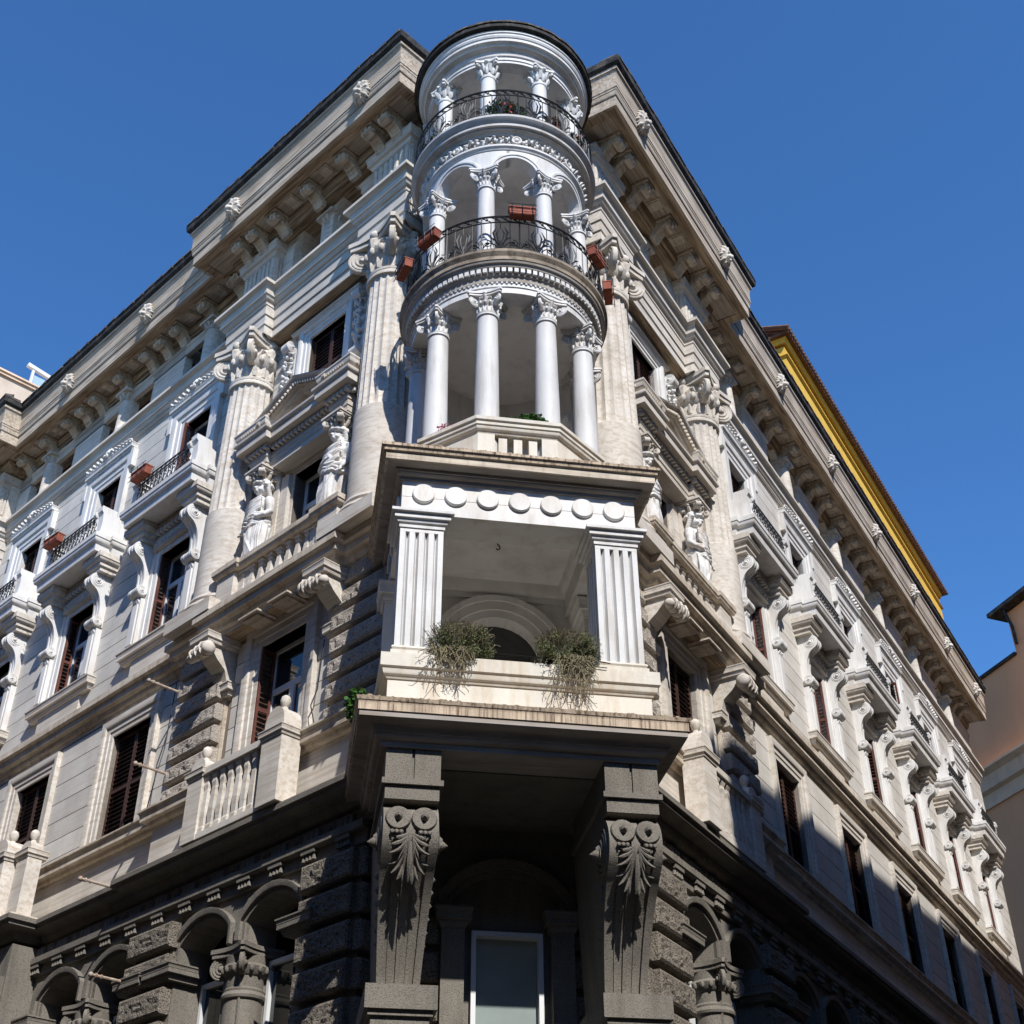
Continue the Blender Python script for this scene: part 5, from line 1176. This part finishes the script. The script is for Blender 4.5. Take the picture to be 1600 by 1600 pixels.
# ================================================================== statues
def caryatid(kind):
    m = MB(); n = 72
    rings = [(0, .27, .21), (.3, .235, .19), (.62, .215, .18), (.95, .25, .2), (1.15, .265, .205), (1.30, .235, .18), (1.42, .195, .155), (1.55, .215, .17), (1.66, .24, .18), (1.78, .255, .15), (1.86, .20, .125), (1.91, .11, .095), (1.98, .075, .08), (2.08, .07, .075)]
    V = []; zs = []
    sub = []
    for i in range(len(rings) - 1):
        for k in range(4): t = k / 4; a, b = rings[i], rings[i + 1]; sub.append(tuple(a[j] + (b[j] - a[j]) * t for j in range(3)))
    sub.append(rings[-1])
    for z, rx, ry in sub:
        sw = .045 * sin(z * 2.2 + .3) * (1 if z < 1.9 else .6) * (1 if kind else -1)
        for i in range(n):
            a = 2 * pi * i / n
            f = 0
            if z < 1.12: f = .022 * sin(a * 13 + z * (1.2 if kind else -1.0)) * (1 - z / 1.6) + .012 * sin(a * 5 + z * 6)
            elif z < 1.5: f = .014 * sin(a * 9 + z * 18)
            elif z < 1.88: f = .013 * sin(a * 17 + 2.5 * sin(z * 7)) + .006 * sin(a * 29 + z * 5)
            br_ = .03 * math.exp(-((z - 1.64) / .07) ** 2) * (math.exp(-((sin(a) < 0) * 9 + 0)) ) * abs(cos(a))
            x = (rx + f) * cos(a) + sw; y = (ry + f) * sin(a) + (.02 * sin(z * 3)) + br_ * (1 if sin(a) > 0 else 0)
            V.append((x, y, z))
    F = [(i * n + j, i * n + (j + 1) % n, (i + 1) * n + (j + 1) % n, (i + 1) * n + j) for i in range(len(sub) - 1) for j in range(n)]
    F += [tuple(range(n))[::-1], tuple(range((len(sub) - 1) * n, len(sub) * n))]
    m.add(V, F)
    s = 1 if kind else -1; hx = .02 * s
    # head, face, hair
    HM = T(hx, .02, 2.095) @ SC(1.22, 1.3, 1.22)
    def hb(c_, r_, n_=10, k_=7): m.ball(c_, r_, n_, k_, HM)
    hb((0, 0, .05), (.088, .10, .115), 20, 14); hb((0, .045, -.025), (.052, .05, .05), 12, 9)
    m.tube([(0, .090, .085), (0, .122, .025), (0, .10, .015)], [.011, .019, .012], 6, HM)
    for q in (-1, 1):
        hb((q * .036, .086, .082), (.028, .016, .009)); hb((q * .034, .084, .055), (.017, .013, .011)); hb((q * .045, .06, .0), (.032, .032, .032)); hb((q * .09, -.005, .04), (.015, .025, .035))
    hb((0, .096, -.012), (.026, .015, .008)); hb((0, .092, -.028), (.022, .014, .008))
    random.seed(11 + kind)
    for k in range(110):
        a = random.uniform(0, 2 * pi); b = random.uniform(.0, 1.3)
        x = .125 * cos(a) * cos(b * .8); y = -.01 + .12 * sin(a) * cos(b * .8); z = .09 + .11 * sin(b)
        if y > .03: z = max(z, .145 - abs(x) * .35)
        q_ = random.uniform(.024, .040); hb((x, y, z), (q_, q_, q_), 7, 5)
    for q in (-1, 1):
        for k in range(7): hb((q * (.115 - .004 * k), .0 - .014 * k, .10 - .038 * k), (.040, .040, .036), 7, 5)
    # arms: the bare one hangs and holds the drapery, the other is wrapped in it
    A = [(s * -.23, .0, 1.80), (s * -.285, .01, 1.76), (s * -.31, .0, 1.58), (s * -.315, .01, 1.44), (s * -.30, .08, 1.28), (s * -.275, .14, 1.16)]
    m.tube(A, [.06, .068, .058, .047, .045, .032], 12)
    hc = Vector((s * -.265, .155, 1.12)); m.ball(tuple(hc), (.035, .03, .05), 10, 7)
    for k in range(4): m.tube([hc + Vector((s * (-.028 + .018 * k), .01, -.03)), hc + Vector((s * (-.03 + .02 * k), .035, -.07)), hc + Vector((s * (-.028 + .018 * k), .015, -.105 + .006 * abs(k - 1.5)))], [.012, .011, .009], 6)
    m.tube([hc + Vector((s * .03, .0, .02)), hc + Vector((s * .055, .03, -.02)), hc + Vector((s * .045, .04, -.05))], [.013, .012, .009], 6)
    Bq = [(s * .22, .0, 1.80), (s * .285, .01, 1.72), (s * .32, .03, 1.56), (s * .29, .1, 1.42), (s * .14, .19, 1.44), (s * .03, .215, 1.5)] if kind else [(s * .22, .0, 1.80), (s * .28, .01, 1.74), (s * .32, .02, 1.56), (s * .33, .02, 1.40), (s * .3, .12, 1.3), (s * .2, .2, 1.26)]
    m.tube(Bq, [.07, .085, .08, .07, .055, .04], 12)
    h2 = Vector(Bq[-1]); m.ball(tuple(h2), (.045, .03, .035), 10, 7)
    for k in range(4): m.tube([h2 + Vector((-s * .03, .01, .022 - .016 * k)), h2 + Vector((-s * .07, .018, .02 - .016 * k)), h2 + Vector((-s * .095 + s * .006 * abs(k - 1), .0, .014 - .016 * k))], [.012, .011, .009], 6)
    m.tube([h2 + Vector((0, .01, .03)), h2 + Vector((-s * .03, .02, .055)), h2 + Vector((-s * .055, .015, .06))], [.013, .012, .009], 6)
    # drapery rolls
    for j in range(6):
        m.tube([(.27 * cos(t) + .01, .2 * sin(t) + .01, 1.36 - .048 * j + .05 * sin(t * 2 + j) * s + .02 * sin(t * 7)) for t in [q * pi / 14 for q in range(-4, 19)]], [.03 + .01 * sin(q * 1.3 + j) for q in range(23)], 7)
    for j in range(9 if kind else 7):
        z0_ = 1.80 - .052 * j
        m.tube([(s * (-.2 + .42 * t), .14 + .06 * sin(pi * t), z0_ + (.06 - .16 * t if kind else -.1 + .14 * t) - .05 * sin(pi * t)) for t in [q / 8 for q in range(9)]], [.02 + .018 * sin(pi * q / 8 + j) ** 2 for q in range(9)], 6)
    for j in range(7):
        x = s * (.27 - .015 * j); m.tube([(x - s * .03 * j, .12 + .012 * j, 1.15), (x - s * .032 * j, .15 + .01 * j, .8), (x - s * .03 * j, .13 + .01 * j, .35), (x - s * .03 * j, .14 + .01 * j, .02)], [.018, .026, .022, .024], 6)
    for j in range(4):   # folds from the relaxed knee
        m.tube([(-s * .1, .2, 1.08), (-s * (.02 - .03 * j), .215, .8 - .05 * j), (s * (.02 + .05 * j), .2, .4), (s * (.03 + .05 * j), .2, .03)], [.012, .02, .018, .02], 6)
    m.box(-.3, .3, -.22, .24, -.06, .02)
    return remesh(m, 'caryatid', 'statue_marble', .0115, 1)
CAR = [caryatid(0), caryatid(1)]
cc = MB()
cc.lathe([(.09, 2.34), (.13, 2.36), (.14, 2.42), (.16, 2.55)], 20)
for k in range(10):
    a = 2 * pi * k / 10; cc.tube([(.11 * cos(a), .11 * sin(a), 2.34), (.17 * cos(a), .17 * sin(a), 2.42), (.2 * cos(a), .2 * sin(a), 2.5)], [.03, .04, .015], 6)
for k in range(4):
    a = pi / 4 + k * pi / 2; cc.merge(disc_volute(.085, .11, RZ(a) @ T(.235, 0, 2.46) @ RZ(pi / 2))); b = k * pi / 2; cc.ball((.19 * cos(b), .19 * sin(b), 2.5), .04, 7, 5)
cc.box(-.23, .23, -.22, .23, 2.53, 2.57).box(-.25, .25, -.22, .25, 2.57, 2.62)
CARCAP = cc.mesh('basket_capital', 'travertine', .8)
LB = {('L', 1): 'white draped female statue with bare arm hanging, on the left front farther from the turret',
      ('L', -1): 'white draped female statue with cloak across her chest, on the left front nearest the turret',
      ('R', -1): 'white female statue on the right front whose lower half is hidden by the loggia cornice',
      ('R', 1): 'white draped female statue on the right front beside the second fluted column'}
for sd, MM in SIDES:
    for s in (-1, 1):
        o = thing('caryatid', LB[(sd, s)], 'statue', MM @ T(5.8 + s * 1.28, .36, 15.92) @ SC(1.22, 1.2, .995), 'caryatid statues beside the pedimented windows', me=CAR[0 if s > 0 else 1])
        obj('basket_capital', CARCAP, o, I4)

# ================================================================== planters, plants, poles
def planter(w=.62):
    m = MB(); m.prism([(-w / 2, 0), (w / 2, 0), (w / 2 + .02, .2), (-w / 2 - .02, .2)], -.09, .09, 'y').box(-w / 2 - .03, w / 2 + .03, -.11, .11, .2, .23)
    for k in range(3): x = -w / 3 + k * w / 3; m.box(x - .012, x + .012, .088, .098, .02, .2)
    i = MB()
    for x in (-w / 2 + .05, 0, w / 2 - .05): i.tube([(x, -.16, .3), (x, -.13, -.03), (x, .13, -.03), (x, .13, .27)], .008, 4)
    for z in (-.03, .12, .27): i.tube([(-w / 2 - .06, .13, z), (w / 2 + .06, .13, z)], .008, 4)
    i.tube([(-w / 2 - .06, -.12, -.03), (w / 2 + .06, -.12, -.03)], .008, 4)
    s = MB().box(-w / 2 + .02, w / 2 - .02, -.08, .08, .17, .205)
    return m.mesh('flower_box', 'terracotta', 0), i.mesh('bracket', 'iron', .8), s.mesh('soil', 'dry_stem', 0)
PLM, PLI, PLS = planter()
def put_planter(lab, M, grp='terracotta flower boxes on the railings'):
    M = M @ RZ(random.uniform(-.05, .05)) @ RY(random.uniform(-.03, .03))
    o = thing('flower_box', lab, 'flower box', M, grp, me=PLM); obj('bracket', PLI, o, I4); obj('soil', PLS, o, I4)
    m = MB()
    for k in range(16):
        x = random.uniform(-.26, .26); y = random.uniform(-.06, .06); h = random.uniform(.05, .16)
        m.tube([(x, y, .2), (x + random.uniform(-.03, .03), y, .2 + h * .6), (x + random.uniform(-.06, .06), y + random.uniform(-.03, .03), .2 + h)], .004, 3)
    leaves(m, (0, 0, .24), (.27, .07, .06), 40, .035, flat=.3)
    obj('foliage', m, o, I4, mt='dry_stem', smooth=0); return o
for a, z, lab in ((-52, 19.93, 'red terracotta flower box outside the lower turret railing, upper of the two on the left'), (-77, 19.87, 'red terracotta flower box outside the lower turret railing, farthest left'),
                  (1, 20.13, 'red terracotta flower box at the middle of the lower turret railing'), (51, 19.93, 'red terracotta flower box outside the lower turret railing, upper of the two on the right'),
                  (76, 19.84, 'red terracotta flower box outside the lower turret railing, farthest right')):
    put_planter(lab, MT @ RZ(-radians(a)) @ T(0, 2.04 if a != 1 else 1.97, z) @ SC(.74, .85, .85))
put_planter('red terracotta flower box on the iron balcony nearest the turret on the left front', ML @ T(BAYS['L'][0] + .72, .86, 20.58))
put_planter('red terracotta flower box on the middle iron balcony of the left front', ML @ T(BAYS['L'][1] + .72, .86, 20.58))
put_planter('red terracotta flower box on the balcony cut by the left edge of the photo', ML @ T(BAYS['L'][2] + .72, .86, 20.58))
random.seed(21)
def hanging(seed, W, trail):
    random.seed(seed); m = MB()
    for k in range(44):
        x = random.uniform(-1, 1); z = random.uniform(-.75, .9) * sqrt(max(.05, 1 - x * x * .8)); r = random.uniform(.07, .14)
        leaves(m, (x * W / 2 * .9, random.uniform(-.04, .24), .12 + z * .3), (r, r, r), 170, .036, droop=.2, flat=.2)
    st = MB()
    for k in range(420):
        a = random.uniform(0, 2 * pi); r = sqrt(random.random()); x = r * cos(a) * W / 2; y = r * sin(a) * .2 + .05
        z = .40 * sqrt(max(0, 1 - r * r)) + .02; dx = random.uniform(-.06, .06) + x * .1
        st.tube([(x, y, z), (x + dx, y + .05, z + .08), (x + dx * 1.6, y + .09, z + random.uniform(.03, .14))], .004, 3)
    cl = [random.uniform(-.42, .42) * W for _ in range(7)]
    for k in range(int(95 * trail)):
        x = random.choice(cl) + random.gauss(0, .07); x = max(-W * .48, min(W * .48, x)); y = .2 + random.uniform(0, .08); L_ = random.betavariate(1.5, 3) * .8 * trail + .08; pts = []
        p = Vector((x, y, .02)); v = Vector((random.uniform(-.02, .02), 0, 0))
        for i in range(11):
            pts.append(tuple(p)); v += Vector((random.uniform(-.022, .022), random.uniform(-.006, .006), 0)); v *= .85; p += v + Vector((0, 0, -L_ / 10))
        if random.random() < .4: p += Vector((random.choice((-1, 1)) * .04, 0, .03)); pts.append(tuple(p))
        st.tube(pts, [.005] * (len(pts) - 1) + [.003], 3)
        for q_ in (3, 6): leaves(st, pts[q_], (.03, .02, L_ * .14), 5, .03, flat=.22)
    return m, st
hp = MB().prism([(-.32, -.05), (.32, -.05), (.34, .1), (-.34, .1)], -.14, .02, 'y')
for x, seed, W, tr_, lab in ((-.98 + .12, 5, .92, .75, 'dusty green trailing plant on the loggia parapet against the left fluted pier'), (.62, 9, .86, 1.05, 'dusty green trailing plant with long stems on the loggia parapet beside the right fluted pier')):
    lf, st = hanging(seed, W, tr_)
    o = thing('trailing_plant', lab, 'plant', MT @ T(x - (.05 if x < 0 else -.05), 1.62, 11.0), 'trailing plants on the loggia parapet')
    obj('foliage', lf, o, I4, mt='dusty_leaf', smooth=0); obj('stem', st, o, I4, mt='dry_stem', smooth=0); obj('pot', hp, o, I4, mt='gutter', smooth=0)
ir = MB()
for x in (-1.0, 1.05): ir.tube([(x - .25, 1.75, 11.05), (x + .25, 1.75, 11.0)], .01, 4).tube([(x, 1.75, 10.85), (x, 1.75, 11.15)], .01, 4).tube([(x - .22, 1.75, 10.94), (x + .2, 1.75, 10.92)], .008, 4)
ir.tube([(-.4, 1.7, 11.05), (.3, 1.7, 11.03)], .007, 4)
obj('planter_bracket', ir, B, MT, mt='iron')
def weed(name, lab, M, R, n, size, mt='fern_leaf', grp=None, stems=12):
    m = leaves(MB(), (0, 0, R[2]), R, n, size, flat=.4); st = MB()
    for k in range(stems): st.tube([(0, 0, 0), (random.uniform(-R[0], R[0]) * .5, random.uniform(-R[1], R[1]) * .5, R[2]), (random.uniform(-R[0], R[0]) * .8, random.uniform(-R[1], R[1]) * .8, R[2] * random.uniform(1.1, 1.9))], .006, 3)
    o = thing(name, lab, 'plant', M, grp); obj('foliage', m, o, I4, mt=mt, smooth=0); obj('stem', st, o, I4, mt='dry_stem', smooth=0); return o
weed('fern', 'bright green fern growing on the ledge at the left end of the loggia parapet', MT @ T(-2.3, .95, 10.12), (.16, .16, .30), 620, .07)
weed('fern', 'small green weed at the right end of the loggia parapet', MT @ T(2.16, 1.35, 10.1), (.06, .1, .17), 120, .05)
weed('geranium', 'green leafy plant with pink blooms behind the turret terrace rail between the middle columns', MT @ T(.22, 1.66, 15.40), (.26, .1, .13), 750, .05)
weed('geranium', 'small green plant just left of the leafy one on the turret terrace rail', MT @ T(-.14, 1.66, 15.40), (.1, .08, .07), 220, .045)
weed('geranium', 'little plant with pink flowers on the terrace rail by the leftmost turret column', MT @ T(-1.18, 1.33, 15.34), (.14, .1, .1), 130, .045, mt='flower_pink')
for x, y, R_, n, lab in ((-.2, 1.62, (.42, .12, .36), 900, 'leafy potted plant with red blooms behind the upper turret railing at its middle'), (.75, 1.5, (.26, .12, .25), 380, 'dark potted plant behind the upper turret railing right of the middle'), (1.32, 1.08, (.24, .14, .32), 420, 'potted plant among terracotta pots at the right of the upper turret railing')):
    o = weed('potted_plant', lab, MT @ T(x, y, 23.22), R_, n, .06)
    obj('pot', MB().lathe([(.001, 0), (.08, 0), (.11, .18), (.12, .2), (.001, .2)], 12), o, T(0, 0, -.05), mt='terracotta')
    obj('bloom', leaves(MB(), (0, .06, R_[2] * 1.2), (R_[0] * .6, .1, R_[2] * .5), 55, .07, flat=.5), o, I4, mt='flower_red', smooth=0)
weed('grass_tuft', 'dry grass tuft on the loggia cornice in front of the right giant column', MT @ T(1.85, 1.6, 14.55), (.25, .05, .1), 60, .1, mt='dry_stem')
for (u, z, v, tl_, lab) in ((8.95, 13.98, .47, 1, 'rusty cream pole stub projecting under the piano balcony of the left front'), (8.9, 12.2, .47, 1, 'rusty cream pole stub projecting from the rusticated pilaster beside the shuttered window'),
                        (9.35, 9.98, .9, .4, 'short pole stub at the dark ledge of the left front'), (8.7, 8.2, .72, 1, 'rusty cream pole stub on the dark rusticated pilaster, lowest of the four')):
    o = thing('pole_bracket', lab, 'pole', ML @ T(u, v, z), 'pole stubs on the left front', me=POLE.mesh('pole_bracket', 'pole_paint', .6))
# ================================================================== ground and neighbours
def struct(name, me, M=I4, mt=None):
    o = obj(name, me, None, None, mt=mt, smooth=0); o.matrix_world = M; o['kind'] = 'structure'; return o
struct('ground', MB().box(-300, 300, -300, 300, -.5, 0), mt='asphalt')
pvp = [_pl(ML, 26, 1.8), _pl(ML, 1.2, 1.8), _pl(MR, 1.2, 1.8), _pl(MR, 38, 1.8), _pl(MR, 38, -3), _pl(ML, 26, -3)]
struct('pavement', MB().prism([(p.x, p.y) for p in pvp], .0, .13, 'z'), mt='paving')
# opposite palazzo across the right-hand street (its shade lies on the right front)
OP = thing('opposite_building', 'plain stucco palazzo across the right-hand street that shades the lower right front', 'building', MR)
OV = 14.0; OU = -5.9; OZ = 29.6
obj('wall', MB().prism([(OU, OV), (50, OV - 3.2), (50, OV + 10), (OU, OV + 12)], 0, OZ, 'z'), OP, I4, mt='street_stucco', smooth=0)
obj('roof', MB().prism([(OU - .0, OV - .0), (50, OV - 3.2), (50, OV + 10), (OU, OV + 12)], OZ, OZ + .3, 'z'), OP, T(0, 0, .002), mt='roof_tile', smooth=0)
for k in range(12):
    for z in (4, 9, 14, 19, 24):
        w0 = obj('window', MB().box(OU + 3 + k * 4.2, OU + 4.2 + k * 4.2, OV - .42 - .24 * k, OV + .4 - .24 * k, z, z + 2.2), OP, I4, mt='shutter_brown', smooth=0)
# yellow attic building above the right eave
Y = thing('yellow_building', 'bright yellow building with a brown tiled roof rising behind the right-hand eave', 'building', MR)
v = .12
obj('wall', MB().box(18.1, 37.15, -7, v, 27.61, 32.2), Y, I4, mt='yellow_render', smooth=0)
pth = [(18.1, -7), (18.1, v), (37.15, v), (37.15, -7)]
for z, o_, h in ((31.7, .03, .06), (32.3, .08, .2)):
    obj('moulding', MB().sweep(pth, [(-.3, z), (o_, z), (o_, z + h * .5), (o_ + .06, z + h), (-.3, z + h)]), Y, I4, mt='yellow_render', smooth=0)
rf = obj('roof', MB().sweep(pth, [(-1, 32.51), (.28, 32.51), (.3, 32.58), (-2.5, 33.5), (-2.5, 32.7)]), Y, I4, mt='roof_tile', smooth=0)
tm = MB()
for k in range(100): x = 17.7 + k * .2; tm.tube([(x, v + .36, 32.62), (x, v - .9, 33.1)], .075, 6)
obj('tiles', tm, rf, I4, mt='roof_tile', smooth=.6, stuff=True)
# unseen house blocks, added and sized to cut low sky light
LB_ = thing('added_facing_block', 'unseen plain stucco house block added across the left-hand street to deepen the shade', 'building', ML)
obj('wall', MB().box(-6, 45, 15.2, 26, 0, 23), LB_, I4, mt='street_stucco', smooth=0)
obj('roof', MB().box(-6.4, 45.4, 14.8, 26.4, 23.002, 23.3), LB_, I4, mt='roof_tile', smooth=0)
SB_ = thing('added_southern_block', 'unseen plain stucco house block added on the far corner of the crossing to deepen the shade', 'building', MT)
obj('wall', MB().box(-20, 16, -52, -34, 0, 24), SB_, T(0, 0, 0) @ SC(1, -1, 1), mt='street_stucco', smooth=0)
obj('roof', MB().box(-20.4, 16.4, -52.4, -33.6, 24.002, 24.3), SB_, SC(1, -1, 1), mt='roof_tile', smooth=0)
for blk, M0, n0, y0, zz_ in ((LB_, 0, 10, 15.12, (4, 8.5, 13)), (SB_, -18, 7, 33.9, (4, 8.5, 12.5))):
    for k in range(n0):
        for z in zz_: obj('window', MB().box(M0 + k * 4.4, M0 + 1.2 + k * 4.4, y0, y0 + .2, z, z + 2.1), blk, I4, mt='shutter_brown', smooth=0)
# pink building closing the street at the right
def az(a, e, d): a = radians(a); e = radians(e); return Vector((d * sin(a), d * cos(a), 1.6 + d * math.tan(e)))
p0 = Vector((21.3, 54.6, 0)); dirp = S2(radians(159)); q1 = p0 - dirp * 12; npk = Vector((dirp.y, -dirp.x, 0)); npk = npk if npk.x < 0 else -npk
MP = frame(dirp, npk, p0)
PK = thing('pink_building', 'salmon pink plastered building standing at the far end of the right-hand street', 'building', MP)
def pk_z(x, y):     # height of a photo ray on the pink wall
    r_ = rt * ((x - 800) / 2050) - up * ((y - 800) / 2050) + fw; n = npk
    t = (p0 - Vector((0, 0, 0))).dot(n) / r_.dot(n); P = r_ * t; return (P - p0).dot(dirp), P.z + 1.6
a1, z1 = pk_z(1535, 1065); a2, z2 = pk_z(1588, 1020); a3, z3 = pk_z(1530, 1222); a4, z4 = pk_z(1600, 1165); a5, z5 = pk_z(1567, 963)
zr = (z1 + z2) / 2
obj('wall', MB().box(-14, a2, -8, 0, 0, zr), PK, I4, mt='pink_render', smooth=0)
obj('upper_wall', MB().box(a2 + .002, a2 + 24, -8, .0, 0, z5), PK, I4, mt='pink_render', smooth=0)
obj('eave', MB().box(-14, a2, -8, .12, zr, zr + .14), PK, I4, mt='gutter', smooth=0)
obj('eave', MB().box(a2 - .7, a2 + 24, -8.5, .5, z5 + .05, z5 + .25), PK, I4, mt='gutter', smooth=0)
zc = (z3 + z4) / 2
obj('cornice', MB().sweep([(-14, 0), (26, 0)], [(-.2, zc - 1.6), (.1, zc - 1.6), (.1, zc - 1.0), (.3, zc - .9), (.3, zc - .3), (.55, zc - .1), (.55, zc), (-.2, zc)]), PK, I4, mt='pink_trim', smooth=0)
obj('downpipe', MB().tube([(a2 + .25, .35, z5), (a2 + .25, .1, z5 - .8), (a2 + .25, .1, zr + .4)], .07, 6), PK, I4, mt='gutter')
b1, y1 = pk_z(1592, 1235); b2, y2 = pk_z(1586, 1490)
for x in (b1, b1 + 4):
    for z in (zc - 8.0, zc - 13.5):
        w0 = obj('window', MB().sweep([(x, z), (x, z + 3.6), (x + 1.6, z + 3.6), (x + 1.6, z)], [(0, 0), (0, .12), (.3, .12), (.3, 0)], m=SW), PK, I4, mt='white_marble', smooth=0)
        obj('pane', MB().box(x, x + 1.6, -.02, .02, z, z + 3.6), w0, I4, mt='glass', smooth=0)
# beige building and glass lantern far left
A1 = az(-29.5, 39.3, 52); A2_ = az(-25.41, 38.29, 53.1); zt = az(-27.62, 38.9, 51.9).z
dv = (Vector((A2_.x, A2_.y, 0)) - Vector((A1.x, A1.y, 0))).normalized(); nv = Vector((dv.y, -dv.x, 0)); nv = nv if nv.y < 0 else -nv
MBG = frame(dv, nv, Vector((A1.x, A1.y, 0)))
Ln = hypot(A2_.x - A1.x, A2_.y - A1.y)
BG = thing('beige_building', 'beige plastered building with a flat roof edge showing above the far left eave', 'building', MBG)
obj('wall', MB().box(-12, Ln + 8, -8, 0, 0, zt - .25), BG, I4, mt='beige_render', smooth=0)
obj('roof_edge', MB().box(-12, Ln + 8.2, -8.1, .12, zt - .25, zt - .1).box(-12, Ln + 8.2, -8.1, .2, zt - .1, zt), BG, I4, mt='pink_trim', smooth=0)
gl = thing('roof_lantern', 'small glazed rooftop structure with white posts behind the beige wall', 'rooftop structure', MBG @ T(Ln - .2, -1.0, zt))
obj('post', MB().box(-.06, .06, -.06, .06, 0, 1.9), gl, I4, mt='frame_white', smooth=0)
obj('beam', MB().box(-.6, 2.4, -.1, .1, 1.75, 1.95), gl, RY(radians(8)), mt='frame_white', smooth=0)
obj('panel', MB().box(.06, 2.2, -.03, -.01, 0, 1.5), gl, I4, mt='clear_panel', smooth=0)
obj('rail', MB().tube([(-6, 0, .75), (0, 0, .75)], .03, 5).tube([(-2.5, 0, 0), (-2.5, 0, .75)], .03, 5), gl, I4, mt='frame_white')
